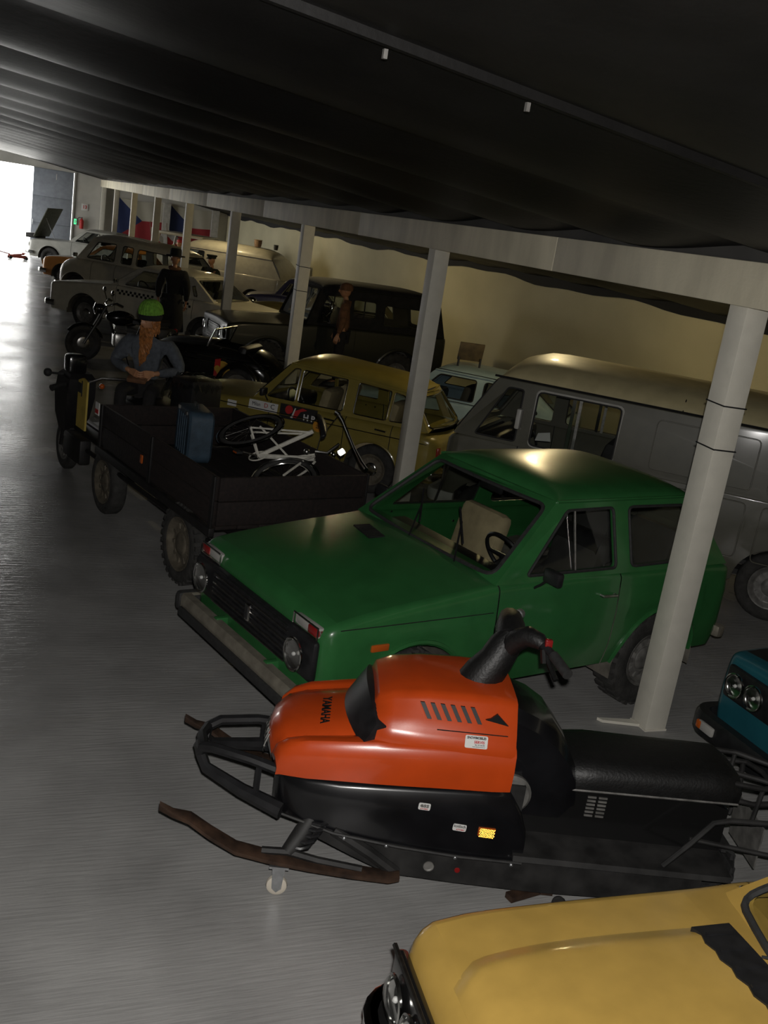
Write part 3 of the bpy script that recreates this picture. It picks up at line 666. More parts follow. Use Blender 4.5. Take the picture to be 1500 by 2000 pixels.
st = sticker(t, 'sticker', (.095, -.3935, .52), .056, .036, [('ess', .030, 0, .006, 'rim_grey', 1.1, .001), ('ATOMIC', .0095, 0, -.012, 'red_ink', 1.0, .0002)], (1, 0, -.03))
sticker(t, 'sticker', (.275, -.3945, .43), .064, .036, [('kotlisch', .020, 0, .007, 'ink', .9, .0003), ('ATOMIC', .0105, .006, -.0105, 'red_ink', 1.0, .0002)], (1, 0, -.06))
# side reflector: moulded corner-cube prisms, as real ones are
M['prism_amber'] = pbr('amber_prism', (1, .76, .36), .12, 1)
M['prism_white'] = pbr('white_prism', (.95, .95, .9), .12, 1)
def cube_corners(Mt, nx, ny, p):
    """retroreflecting array: three perpendicular facets per cell, axis along local +z"""
    g = G(); a = p/math.sqrt(2)
    e = [Vector((math.cos(q), math.sin(q), 0))*p*.5774 for q in [PI/2+2*PI*k/6 for k in range(6)]]
    h = p*.5774/math.sqrt(2)
    for i in range(nx):
        for j in range(ny):
            cx = (i-(nx-1)/2+(.5 if j % 2 else 0)-.25)*p; cy = (j-(ny-1)/2)*p*.866
            o = Vector((cx, cy, 0)); apex = o+Vector((0, 0, -h))
            hv = [o+e[k]+Vector((0, 0, h*(.0 if k % 2 == 0 else 1.0)-(0 if k % 2 == 0 else 0))) for k in range(6)]
            # hexagonal cube corner: alternate vertices at two heights
            H = p*.5774; hv = [o+e[k]+Vector((0, 0, (H/math.sqrt(2)) if k % 2 else (H*math.sqrt(2)))) for k in range(6)]
            vs = [Mt @ (o)]+[Mt @ q for q in hv]
            g.add(vs, [(0, 2, 3, 4), (0, 4, 5, 6), (0, 6, 1, 2)])
    return g
Mt = frame_mat((.405, -.3945, .42), (1, 0, -.04), (0, -.0, 1))
rf = G().box((.405, -.392, .42), (.082, .012, .045), None, .004).obj('side_reflector', 'amber', t)
toward = Vector((-2.0, -4.06, 2.6)); ca, sa = math.cos(-.31), math.sin(-.31)
cube_corners(frame_mat((.405, -.404, .42), (1, 0, -.04), (0, .3, 1)), 9, 6, .008).obj('prism_face', 'prism_amber', rf, 0, False)
# lower frame and side plates
secs = [[Vector((x, -.36, a)), Vector((x, -.36, b)), Vector((x, .36, b)), Vector((x, .36, a))] for x, a, b in ((-.42, .30, .36), (-.2, .20, .34), (-.02, .125, .32), (.3, .11, .30), (.7, .10, .29), (1.1, .11, .28), (1.5, .16, .30))]
G().loft(secs).obj('chassis', 'worn_black', t, 30)
G().lathe([(0, 0), (.022, 0), (.026, .004), (.026, .010)], Matrix.Translation((.17, -.361, .19)) @ Matrix.Rotation(PI/2, 4, 'X'), 20).obj('axle_cap', 'rim_grey', t)
G().lathe([(0, .006), (.012, .004), (.014, 0)], Matrix.Translation((.31, -.361, .18)) @ Matrix.Rotation(PI/2, 4, 'X'), 16).obj('red_bolt', 'red_lens', t)
# front bumper loop
for sg in (-1, 1):
    G().tube([(-.56, sg*.24, .53), (-.72, sg*.20, .555), (-.90, sg*.14, .56), (-.955, sg*.10, .54), (-.965, sg*.08, .49), (-.93, sg*.12, .44), (-.75, sg*.22, .40), (-.55, sg*.31, .37)], [.028, .026, .026, .028, .028, .028, .034, .042], 8).obj('bumper_arm', 'black', t)
G().tube([(-.955, -.10, .54), (-.975, 0, .545), (-.955, .10, .54)], .026, 8).obj('bumper_bar', 'black', t)
G().tube([(-.965, -.08, .49), (-.985, 0, .485), (-.965, .08, .49)], .026, 8).obj('bumper_bar', 'black', t)
for sg in (-1, 1): G().tube([(-.68, sg*.205, .55), (-.68, sg*.25, .39)], .016, 6).obj('bumper_strut', 'black', t)
# skis on castors
for sg in (-1, 1):
    pts = [(-1.10, .395), (-1.04, .365), (-.96, .345), (-.86, .28), (-.74, .215), (-.58, .185), (-.40, .165), (-.2, .15), (-.02, .14), (.03, .15)]
    wd = [.012, .022, .04, .045, .045, .045, .045, .045, .04, .03]
    ski = G().loft([[Vector((x, sg*.42-w, z)), Vector((x, sg*.42-w, z+.018)), Vector((x, sg*.42, z+.03)), Vector((x, sg*.42+w, z+.018)), Vector((x, sg*.42+w, z)), Vector((x, sg*.42, z-.02))] for (x, z), w in zip(pts, wd)]).obj('ski', 'rust', t, 50)
    G().tube([(-.62, sg*.42, .225), (-.50, sg*.42, .23), (-.36, sg*.42, .20), (-.15, sg*.42, .175)], .018, 6).obj('leaf_spring', 'worn_black', ski)
    G().tube([(-.50, sg*.41, .22), (-.44, sg*.36, .30), (-.38, sg*.30, .40)], [.035, .045, .03], 10).obj('steering_spindle', 'worn_black', ski)
    hx = [(-.46+.10*i/40+.045*math.cos(i*PI/4), sg*(.39-.06*i/40)+.045*math.sin(i*PI/4), .235+.13*i/40) for i in range(41)]
    G().tube(hx, .010, 6).obj('coil_spring', 'black', ski)
    ct = G().box((-.53, sg*.42, .163), (.09, .08, .012)); 
    for q in (-1, 1): ct.prism([(-.56, .16), (-.50, .16), (-.508, .045), (-.53, .025), (-.552, .045)], .006, lambda a, b, w: Vector((a, sg*.42+q*.026+w, b)))
    ct = ct.obj('castor_fork', 'steel', ski)
    G().lathe([(0, -.016), (.035, -.018), (.047, -.012), (.05, 0), (.047, .012), (.035, .018), (0, .016)], Matrix.Translation((-.53, sg*.42, .05)) @ Matrix.Rotation(PI/2, 4, 'X'), 24).obj('castor_wheel', 'white_wheel', ski)
    G().tube([(-.3, sg*.36, .33), (-.12, sg*.38, .24), (.02, sg*.37, .14)], .03, 8).obj('radius_arm', 'worn_black', t)
# rear castor trolley
for sg in (-1, 1):
    tr = G().box((.72, sg*.27, .045), (.3, .05, .03), Matrix.Rotation(-.5*sg, 3, 'Z')).obj('trolley_bar', 'rust', t)
    for x in (.6, .84): G().lathe([(0, -.012), (.03, -.012), (.035, 0), (.03, .012), (0, .012)], Matrix.Translation((x, sg*(.27+.06*(1 if x > .7 else -1)), .035)) @ Matrix.Rotation(PI/2, 4, 'X'), 16).obj('castor_wheel', 'worn_black', tr)
G().box((.78, 0, .08), (.06, .62, .05)).obj('trolley_beam', 'rust', t)
# tunnel, running boards, track, seat
G().loft([[Vector((x, -.21, .30)), Vector((x, -.21, z)), Vector((x, .21, z)), Vector((x, .21, .30))] for x, z in ((.45, .60), (.9, .60), (1.5, .60), (1.62, .56))]).obj('tunnel', 'gloss_black', t, 30)
for sg in (-1, 1):
    G().loft([[Vector((x, sg*.20, .335)), Vector((x, sg*.40, .315)), Vector((x, sg*.41, .29)), Vector((x, sg*.20, .31))] for x in (.55, .8, 1.1, 1.4, 1.62)]).obj('running_board', 'worn_black', t, 30)
    lv = G()
    for i in range(2):
        for k in range(6): lv.box((.93+.055*i, sg*.2125, .455+.020*k), (.042, .006, .009))
    lv.obj('side_vent', 'rim_grey', t)
prof = [(.55, .2), (.62, .12), (.8, .085), (1.2, .085), (1.6, .09), (1.75, .16), (1.72, .30), (1.6, .36)]
trk = G().loft([[Vector((x, -.19, z)), Vector((x, .19, z)), Vector((x, .19, z+.02)), Vector((x, -.19, z+.02))] for x, z in prof]).obj('track', 'rubber', t, 30)
for i in range(14):
    f = i/13*6.99; k = int(f); a, b = prof[k], prof[k+1]; q = f-k
    G().box((lerp(a[0], b[0], q), 0, lerp(a[1], b[1], q)-.005), (.025, .36, .03)).obj('track_lug', 'rubber', trk)
secs = []
for x, z0, z1, w in ((.80, .58, .70, .19), (.84, .58, .715, .21), (.95, .585, .725, .215), (1.25, .59, .725, .215), (1.5, .59, .73, .21), (1.62, .585, .735, .20), (1.68, .58, .70, .17)):
    pts = [(-w, z0), (-w-.01, lerp(z0, z1, .5)), (-w+.02, z1-.02), (-w*.6, z1), (0, z1+.004)]
    secs.append([Vector((x, y, z)) for y, z in pts+[(-y, z) for y, z in reversed(pts[:-1])]])
G().loft(secs).obj('seat', 'seat_vinyl', t, 50)
G().tube([(.82, -.222, .59), (1.25, -.226, .60), (1.66, -.205, .595)], .006, 5).obj('seat_piping', 'rim_grey', t)
# knee cowl between hood and seat
secs = []
for x, z, w in ((.40, .985, .21), (.50, .975, .225), (.60, .94, .235), (.70, .88, .24), (.78, .79, .235), (.83, .70, .225), (.85, .60, .215)):
    secs.append([Vector((x, -w, .44 if x < .8 else .5)), Vector((x, -w, z-.07)), Vector((x, -w+.05, z-.015)), Vector((x, 0, z)), Vector((x, w-.05, z-.015)), Vector((x, w, z-.07)), Vector((x, w, .44 if x < .8 else .5))])
G().loft(secs).obj('knee_cowl', 'pan', t, 40)
G().lathe([(0, .004), (.085, .004), (.1, -.01), (.1, -.03)], Matrix.Translation((.50, -.33, .585)) @ Matrix.Rotation(PI/2, 4, 'X'), 28).obj('clutch_guard', 'rim_grey', t)
G().box((.5, -.27, .5), (.12, .16, .3)).obj('engine_side', 'worn_black', t)
# handlebar with padded column
G().tube([(.30, 0, .96), (.34, 0, 1.04), (.385, 0, 1.12), (.42, .02, 1.19), (.45, .03, 1.25)], [.105, .10, .085, .08, .06], 14).obj('column_boot', 'seat_vinyl', t)
G().tube([(.44, .02, 1.22), (.45, .10, 1.25), (.46, .18, 1.27), (.50, .24, 1.265)], [.075, .075, .06, .03], 12).obj('bar_pad', 'seat_vinyl', t)
G().tube([(.42, 0, 1.17), (.46, -.04, 1.25), (.50, -.08, 1.29), (.545, -.13, 1.29), (.56, -.15, 1.28)], [.05, .055, .05, .04, .03], 12).obj('bar_pad', 'seat_vinyl', t)
G().tube([(.47, .2, 1.27), (.53, .29, 1.26)], .02, 10).obj('handlebar', 'black', t); hb = G().tube([(.55, -.14, 1.285), (.585, -.2, 1.27), (.63, -.34, 1.245)], .02, 10).obj('handlebar', 'black', t)
G().tube([(.515, .265, 1.262), (.535, .298, 1.259)], .026, 12).obj('bar_end', 'steel', hb)
G().tube([(.595, -.22, 1.265), (.635, -.36, 1.24)], .025, 10).obj('grip', 'rubber', hb)
G().box((.575, -.17, 1.30), (.035, .03, .045), None, .006).obj('kill_switch', 'red_lens', hb)
G().tube([(.57, -.18, 1.26), (.59, -.21, 1.21), (.615, -.27, 1.165)], .014, 6).tube([(.56, -.17, 1.27), (.57, -.19, 1.21)], .02, 8).obj('brake_lever', 'gloss_black', hb)
# tubular rear guard
for sg in (-1, 1):
    G().tube([(1.29, sg*.36, .315), (1.40, sg*.35, .44), (1.50, sg*.33, .555), (1.58, sg*.32, .57), (1.92, sg*.30, .57)], .014, 8).obj('guard_tube', 'worn_black', t)
    G().tube([(1.43, sg*.27, .42), (1.92, sg*.33, .40)], .012, 8).obj('guard_tube', 'worn_black', t)
    G().tube([(1.90, sg*.30, .57), (1.93, sg*.315, .40), (1.90, sg*.30, .25)], .014, 8).obj('guard_tube', 'worn_black', t)
    G().tube([(1.62, sg*.17, .69), (1.78, sg*.18, .68), (1.95, sg*.10, .67)], .014, 8).obj('guard_tube', 'worn_black', t)
    G().tube([(1.60, sg*.15, .60), (1.76, sg*.16, .58), (1.96, sg*.10, .57)], .014, 8).obj('guard_tube', 'worn_black', t)
    G().tube([(1.78, sg*.18, .68), (1.77, sg*.17, .47)], .012, 8).obj('guard_tube', 'worn_black', t)
G().tube([(1.92, -.30, .57), (1.97, -.2, .57), (1.97, .2, .57), (1.92, .30, .57)], .014, 8).obj('guard_bar', 'worn_black', t)
G().tube([(1.95, -.10, .67), (1.96, 0, .67), (1.95, .10, .67)], .014, 8).obj('guard_bar', 'worn_black', t)
G().prism([(-.16, .22), (.16, .22), (.18, .46), (-.18, .46)], .008, lambda a, b, w: Vector((1.84+w+.05*(.46-b), a, b))).obj('snow_flap', 'rim_grey', t)

# ---------------------------------------------------------------- yellow car at the lower edge
M['yellow'] = paint('ochre_yellow_paint', (.40, .255, .06), .3)
t = thing('saloon_car', 'ochre yellow car with ribbed black hood vent in the near foreground', 'car', (1.25, 1.88, 0), -.11)
c = Car(t, 4.1, .79, .22, ((.1, .74), (.2, .805), (.35, .832), (.6, .85), (1.25, .888), (1.42, .905), (3.2, .90), (4.1, .86)), [(.78, .30, .36), (3.16, .30, .36)], 'yellow', x0=.1,
        cabin=(1.36, 3.2), crown=((.1, .01), (.3, .03), (1.15, .04), (1.36, .01), (4.1, .02)), rs=.05, rn=.09, gaps=(1.42, 2.4), doors=((1.425, 2.395),), hood=(.18, 1.18), tuck=.07,
        hwf=((0, .965), (.4, .985), (1.2, 1), (3.4, 1), (4.1, .95)))
c.greenhouse((1.29, .89), (1.95, 1.30), (2.9, 1.30), (3.5, .90), .56, [rpoly([(1.56, .94), (2.12, 1.26), (2.42, 1.265), (2.42, .94)], .03), rpoly([(2.53, .94), (2.53, 1.265), (2.85, 1.26), (3.15, .95)], .04)], roof_crown=.08, hb=.70, fr_m=.05, trim_r=.012, bow=.12)
# pressed centre of the hood
def hb_f(u, v):
    x = lerp(.16, 1.17, u); e = smooth_pw(((0, .42), (.1, .50), (.5, .53), (1, .52)), u); y = v*e
    k = min(1, (1-abs(v))/.14); h = .026*(k*k*(3-2*k))*min(1, u/.06+.1)
    zt = c.ztx(x); ys = c.side(x, zt-.05)-.05; cr = smooth_pw(c.crown, x)
    return Vector((x, y, zt+cr*(1-(y/ys)**2)+h+.0015))
G().grid(hb_f, [i/24 for i in range(25)], [-1+2*i/40 for i in range(41)]).obj('hood_bulge', 'yellow', t, 60)
# seams and gutters
c.line([(x, c.ztx(x)-.052) for x in (.2, .5, .8, 1.1, 1.35)], .0035, 'gap', 'hood_seam', off=.0005)
vt = G()
n = 22; fr = []
for k in range(n): 
    y = .49-.88*k/(n-1)
    fr += [(1.02+.10*max(0, (k-3)/n)*.6+.012*(k % 2), y)]
zv = lambda x, y: c.ztx(x)+smooth_pw(c.crown, x)*(1-(y/.69)**2)+.03
vt.loft([[Vector((x, y, zv(x, y)-.03)), Vector((x, y, zv(x, y)+.004)), Vector((1.165, y, zv(1.165, y)+.004)), Vector((1.165, y, zv(1.165, y)-.03))] for x, y in fr])
vent = vt.obj('hood_vent', 'black', t, 20)
for k in range(10): G().box((1.10, .44-.085*k, zv(1.10, .44-.085*k)+.004), (.11, .012, .008)).obj('vent_rib', 'black', vent)
G().tube([(1.30, .30, .955), (1.31, .30, .985)], .014, 8).obj('washer_jet', 'black', t)
g = G().box((.085, 0, .60), (.05, 1.44, .22), None, .02).obj('grille_panel', 'gloss_black', t)
for sg in (-1, 1):
    for y in (.60, .42): headlamp(t, (.068, sg*y, .60), .078)
for k in range(5): G().box((.056, 0, .53+.035*k), (.012, .62, .006)).obj('slat', 'dull_chrome', g)
G().tube([(.062, -.72, .718), (.052, 0, .728), (.062, .72, .718)], .010, 6).obj('nose_trim', 'dull_chrome', t)
b = bumper(t, .02, .42, .81, .13, .08, 'gloss_black', .5, .16)
bumper(t, -.005, .475, .80, .02, .05, 'chrome', .45, .16, 'bumper_trim')
for sg in (-1, 1): G().loft([[Vector((x, sg*y, .43)), Vector((x, sg*y, .468)), Vector((x+.03, sg*(y-.05), .468)), Vector((x+.03, sg*(y-.05), .43))] for x, y in ((-.03, .52), (-.025, .62), (.005, .72), (.06, .80))]).obj('indicator', 'amber', b)
c.wheel(.78, .30, .17, .66); c.wheel(3.16, .30, .17, .66); c.lip(0); c.lip(1)
c.interior([(2.0, -.34, .55, 'interior'), (2.0, .34, .55, 'interior'), (2.8, 0, .55, 'interior')], (1.6, .84), (1.9, -.34, .85), floor_z=.3)
fA = lambda u, v: Vector((lerp(1.29, 1.95, v)-.12*(1-u*u)*(1-.5*v), u*lerp(.70, .56, v), lerp(.89, 1.30, v)))
wiper(t, fA, .5, .2, .3); wiper(t, fA, -.1, -.4, .3)

# ---------------------------------------------------------------- teal car at the right edge
M['teal'] = paint('teal_paint', (.012, .085, .11), .35)
t = thing('saloon_car', 'teal car with twin round headlights and black hood beyond the snowmobile tail', 'car', (4.42, 3.92, 0), 0)
c = Car(t, 4.1, .80, .25, ((.1, .775), (.2, .80), (1.2, .88), (1.4, .91), (3.2, .92), (4.1, .86)), [(.8, .30, .36), (3.2, .30, .36)], 'teal', cabin=(1.45, 3.2), rs=.05, rn=.07, hood=(.2, 1.27), gaps=(1.5, 2.4), doors=((1.505, 2.395),))
c.parts['hood'].data.materials[0] = M['black']
c.greenhouse((1.40, .92), (2.0, 1.32), (2.9, 1.32), (3.5, .90), .56, [rpoly([(1.66, .95), (2.1, 1.28), (2.42, 1.285), (2.42, .95)], .03), rpoly([(2.53, .95), (2.53, 1.285), (2.85, 1.28), (3.15, .96)], .04)], roof_crown=.08, hb=.70)
g = G().box((.09, 0, .62), (.05, 1.44, .22), None, .03).obj('grille_panel', 'black', t)
for sg in (-1, 1):
    for y in (.60, .43): headlamp(t, (.066, sg*y, .625), .076)
    G().box((-.075, sg*.62, .325), (.03, .14, .06), None, .01).obj('fog_lamp', 'white_lens', t)
    G().box((-.078, sg*.68, .325), (.03, .05, .055), None, .01).obj('indicator', 'amber', t)
b = bumper(t, -.03, .32, .81, .15, .08, 'black', .35, .12)
for k in range(4): G().box((.060, 0, .575+.045*k), (.012, .6, .008)).obj('slat', 'black', g)
c.wheel(.8, .30, .17, .66); c.wheel(3.2, .30, .17, .66); c.lip(0); c.lip(1)
c.interior([(2.0, -.34, .55, 'interior'), (2.0, .34, .55, 'interior')], (1.6, .86), (1.9, -.34, .87), floor_z=.3)
# ---------------------------------------------------------------- platform truck with drop sides
M['bed_wood'] = pbr('dark_stained_boards', (.010, .0055, .0045), .85, 0, 0, (6, .5, (1, 6, 6)), (30, .2))
M['frame_black'] = pbr('black_frame_steel', (.012, .011, .011), .6, .2, 0, (12, .4))
t = thing('platform_truck', 'long dark platform truck with low board sides and open driving seat in the aisle', 'truck', (1.37, 11.53, 0), -1.326)
ZB, ZT = .66, 1.05
def board(c, d, name='side_board'): return G().box(c, d, None, .006).obj(name, 'bed_wood', t)
for i in range(2):
    z = ZB+.195*(i+.5)
    for sg in (-1, 1): board((2.95, sg*.68, z), (2.48, .03, .188))
    board((4.20, 0, z), (.03, 1.34, .188), 'tail_board'); board((1.72, 0, z), (.03, 1.34, .188), 'head_board')
for k in range(7): board((2.96, -.57+.19*k, .635), (2.46, .182, .03), 'floor_board')
for sg in (-1, 1):
    G().box((2.95, sg*.70, .61), (2.52, .05, .07), None, .006).obj('bed_rail', 'frame_black', t)
    G().box((2.1, sg*.30, .50), (4.1, .07, .10), None, .006).obj('chassis_beam', 'frame_black', t)
    G().tube([(1.2, sg*.62, .46), (4.1, sg*.60, .46)], .022, 6).obj('side_rail', 'frame_black', t)
    for x in (1.74, 2.95, 4.17): G().box((x, sg*.702, .84), (.05, .02, .42), None, .004).obj('stake', 'frame_black', t)
    G().box((2.76, sg*.701, .80), (.045, .014, .075), None, .004).obj('side_reflector', 'amber', t)
G().box((1.60, -.695, .98), (.10, .008, .12)).obj('number_label', 'paper', t); G().box((1.60, -.70, .955), (.08, .004, .04)).obj('label_stripe', 'red_ink', t)
make_wheel(t, (3.66, -.63, .33), .33, .17, -1, 'rim_cream', 'rim_cream', .66, 30); make_wheel(t, (3.66, .63, .33), .33, .17, 1, 'rim_cream', 'rim_cream', .66, 30)
make_wheel(t, (1.80, -.60, .31), .31, .15, -1, 'rim_cream', 'rim_cream', .66); make_wheel(t, (1.80, .60, .31), .31, .15, 1, 'rim_cream', 'rim_cream', .66)
for x in (1.80, 3.66): G().tube([(x, -.6, .33), (x, .6, .33)], .035, 8).obj('axle', 'frame_black', t)
# driving platform
G().box((.95, .12, .50), (1.45, 1.2, .05), None, .01).obj('driver_platform', 'frame_black', t)
G().box((.80, .20, .68), (.5, .6, .30), None, .03).obj('seat_box', 'frame_black', t); G().box((.78, .20, .86), (.48, .56, .08), None, .03).obj('seat', 'seat_vinyl', t)
M['panel_yellow'] = pbr('faded_yellow_panel', (.46, .34, .07), .6, 0, 0, (8, .15))
yp = G().prism([(.70, .60), (.96, .60), (.96, 1.10), (.82, 1.12), (.70, 1.08)], .02, lambda a, b, w: Vector((a, -.58+w, b))).obj('yellow_panel', 'panel_yellow', t)
G().box((.76, -.584, 1.01), (.09, .006, .10)).obj('dark_emblem', 'interior', yp); G().box((.825, -.584, 1.01), (.02, .005, .16)).obj('dark_stripe', 'interior', yp)
# upright front unit: engine cover, narrow steering wheel below, lamp box and levers
G().loft([[Vector((x+a*w, -.48+b*d, z)) for a, b in ((-1, -1), (1, -1), (1, 1), (-1, 1))] for x, z, w, d in ((.24, .45, .10, .09), (.28, .62, .17, .13), (.32, .85, .20, .15), (.36, 1.05, .19, .14), (.36, 1.10, .13, .11))]).obj('engine_cover', 'frame_black', t, 30)
G().box((.40, -.52, 1.19), (.20, .20, .20), None, .04).obj('lamp_box', 'gloss_black', t)
headlamp(t, (.29, -.52, 1.19), .07)
make_wheel(t, (.20, -.48, .27), .27, .10, -1, 'rim_grey', None, .6)
for q in (-1, 1): G().tube([(.20, -.48+q*.075, .27), (.27, -.48+q*.075, .62)], .02, 6).obj('fork', 'frame_black', t)
G().tube([(.36, -.52, 1.05), (.30, -.66, 1.06), (.22, -.72, 1.05)], .014, 6).ball((.2, -.74, 1.05), .045, 12, 8).obj('control_knob', 'rubber', t)
G().tube([(.40, -.55, .97), (.48, -.68, .98), (.54, -.80, .95)], [.03, .025, .035], 8).obj('grip_lever', 'rubber', t)
G().tube([(.52, -.45, 1.0), (.60, -.3, 1.08), (.64, 0, 1.08), (.60, .3, 1.06)], .016, 8).obj('handlebar', 'dull_chrome', t)
G().ball((.62, -.3, 1.0), .03, 10, 6).obj('marker_light', 'amber', t)
G().box((.9, -.62, .42), (.5, .12, .25), None, .02).obj('tool_box', 'frame_black', t)
TRM = Matrix.Translation((1.37, 11.53, 0)) @ Matrix.Rotation(-1.326, 4, 'Z')
def on_truck(p): return TRM @ Vector(p)
# load: blue suitcase, plastic-wrapped black crate, folding bicycle
M['blue'] = pbr('faded_blue_shell', (.035, .062, .09), .55, 0, 0, (9, .3), (60, .1))
p = on_truck((2.18, .05, .652)); s = thing('suitcase', 'faded blue ribbed suitcase standing upright on the dark truck bed', 'suitcase', p, -1.326-.2)
secs = []
for y, k in ((-.12, .93), (-.10, 1), (-.004, 1), (.004, 1), (.10, 1), (.12, .93)):
    secs.append([Vector((a*k, y, .02+(b-.02)*k+.25*(1-k))) for a, b in rpoly([(-.27, 0), (.27, 0), (.27, .49), (-.27, .49)], .09, 4)])
G().loft(secs).obj('shell', 'blue', s, 40)
for k in range(5):
    for y in (-.124, .124): G().tube([(-.16+.08*k, y*.98, .06), (-.16+.08*k, y, .25), (-.16+.08*k, y*.98, .43)], .006, 6).obj('rib', 'blue', s)
G().tube([(-.07, 0, .49), (-.07, 0, .53), (.07, 0, .53), (.07, 0, .49)], .01, 6).obj('handle', 'black', s)
for x in (-.15, .15): G().box((x, -.126, .46), (.04, .012, .03)).obj('clasp', 'dull_chrome', s)
M['plastic'] = glassmat('crumpled_clear_plastic', (.75, .77, .78))
bx = on_truck((1.20, .50, .527)); s = thing('crate', 'black crate with crumpled clear plastic over its rim, behind the blue suitcase', 'crate', bx, -1.326+.25)
g = G(); g.box((0, 0, .46), (.34, .40, .50), None, .02); g.obj('body', 'black', s)
[G().box((x, y, .105), (.04, .04, .21)).obj('leg', 'worn_black', s) for x in (-.14, .14) for y in (-.17, .17)]
random.seed(5)
def pf(u, v):
    x, y = -.18+.36*u, -.21+.42*v; e = max(abs(2*u-1), abs(2*v-1))
    return Vector((x*1.03, y*1.03, .735+.03*random.random()-(.14*max(0, e-.8)/.2)*(.7+.6*random.random())))
G().grid(pf, [i/14 for i in range(15)], [i/16 for i in range(17)]).obj('plastic_sheet', 'plastic', s, 0)
G().tube([(-.17, -.21, .69), (-.19, -.24, .61), (-.18, -.28, .52), (-.17, -.31, .49)], [.02, .03, .035, .01], 6).obj('plastic_fold', 'plastic', s)
G().box((0, 0, .27), (.36, .42, .09), None, .02).obj('grey_band', 'rim_grey', s)

M['bike_white'] = pbr('white_bicycle_enamel', (.62, .60, .53), .35, 0, .3, (20, .15))
bk = thing('bicycle', 'white folding bicycle with chrome mudguards lying folded on the truck bed', 'bicycle', (1.37, 11.53, 0), -1.326)
V = Vector
bb, sad, head, rax = V((3.12, .24, .92)), V((3.40, .65, 1.24)), V((3.52, .58, 1.0)), V((3.0, .20, 1.13))
fr = bk
def tb(pts, r, nm, mt='bike_white'): return G().tube(pts, r, 8).obj(nm, mt, bk)
tb([bb, sad-(sad-bb)*.08], .02, 'seat_tube'); tb([bb, bb.lerp(head, .5), head], .022, 'main_tube')
clu = bb.lerp(sad, .85)
for q in (-1, 1):
    off = V((.03, -.02, .05))*q*.5
    tb([rax+off, clu+off*.4], .009, 'seat_stay'); tb([rax+off, bb+off*.5], .010, 'chain_stay')
tb([rax.lerp(clu, .1)+V((.02, .02, .04)), bb.lerp(head, .55), head+V((-.04, .02, .03))], .010, 'brace_tube')
n1 = V((.0, -.40, .92)).normalized()
def ring(c, n, r, a0, a1, rad, nm, mt, par=bk, k=26):
    u = n.orthogonal().normalized(); w = n.cross(u); full = a1-a0 > 2*PI-.01
    pts = [c+u*r*math.cos(lerp(a0, a1, i/k))+w*r*math.sin(lerp(a0, a1, i/k)) for i in range(k if full else k+1)]
    return G().tube(pts, rad, 6, full).obj(nm, mt, par)
def bwheel(c, n, r, nm):
    wl = ring(c, n, r, 0, 2*PI, .019, nm, 'tyre'); ring(c, n, r-.03, 0, 2*PI, .008, 'rim', 'chrome', wl)
    u = n.orthogonal().normalized(); w = n.cross(u); g = G()
    for i in range(20): a = 2*PI*i/20; g.tube([c+n*.02*(1 if i % 2 else -1), c+(u*math.cos(a)+w*math.sin(a))*(r-.03)], .0015, 3)
    tag(g.obj('spokes', 'dull_chrome', wl), kind='stuff'); G().tube([c-n*.04, c+n*.04], .018, 8).obj('hub', 'dull_chrome', wl)
    return wl
wl = bwheel(rax, n1, .27, 'rear_wheel')
u = n1.orthogonal().normalized()
ring(rax, n1, .305, 0, 2*PI*.99, .012, 'mudguard', 'chrome')
n2 = V((.25, -.40, .88)).normalized(); fc = V((3.72, .18, .87))
bwheel(fc, n2, .26, 'front_wheel'); ring(fc, n2, .295, 0, 2*PI*.99, .011, 'mudguard', 'chrome')
for q in (-1, 1): tb([head+n2*.03*q, head.lerp(fc, .3)+n2*.06*q, fc+n2*.055*q], .011, 'fork_blade')
tb([head-V((.05, -.02, -.1))*.6, head+V((.03, .1, .06)), head+V((.02, .22, .14))], .014, 'stem', 'dull_chrome')
hbp = [V((2.95, 1.11, 1.30)), V((3.02, 1.10, 1.30)), V((3.2, 1.04, 1.27)), V((3.46, .94, 1.21)), V((3.7, .86, 1.14)), V((3.95, .78, 1.08)), V((4.09, .74, 1.06))]
tb(hbp, [.014, .02, .013, .012, .012, .018, .018], 'handlebar', 'chrome')
tb([hbp[1], hbp[2]+V((.05, -.1, .06)), V((3.35, .72, 1.15)), head], .004, 'brake_cable', 'black')
cr = ring(bb, n1, .085, 0, 2*PI, .007, 'chainring', 'bike_white')
for k in range(5): 
    a = 2*PI*k/5; uu = n1.orthogonal().normalized(); ww = n1.cross(uu); G().tube([bb, bb+(uu*math.cos(a)+ww*math.sin(a))*.085], .006, 5).obj('spider_arm', 'dull_chrome', cr)
pe = tb([bb, bb+V((-.02, -.15, .03))], .010, 'crank', 'dull_chrome'); G().box(bb+V((-.03, -.19, .03)), (.08, .06, .025), None, .008).obj('pedal', 'rubber', pe); G().box(bb+V((-.03, -.222, .03)), (.06, .004, .015)).obj('pedal_reflector', 'amber', pe)
sd = (sad-bb).normalized(); R = frame_mat((0, 0, 0), sd.orthogonal(), sd).to_3x3()
sx = V((.75, -.35, -.3)).normalized(); Ms = frame_mat(sad+sd*.02, sx, sd)
secs = []
for x, w, h in ((-.12, .085, .0), (-.10, .10, .02), (-.02, .085, .03), (.06, .045, .025), (.14, .025, .02), (.16, .015, .0)):
    secs.append([Ms @ V((x, h*.6+.01*a+ (.03*b), w*c_)) for a, b, c_ in ((0, 0, -1), (0, 1, -.7), (0, 1.3, 0), (0, 1, .7), (0, 0, 1))])
G().loft(secs).obj('saddle', 'black', bk, 60)
lamp_c = head+V((.0, .27, .06)); 
toc = (V((0, 0, 0)))
camv = (TRM.inverted() @ V((0, 0, 3.03)) - lamp_c).normalized()
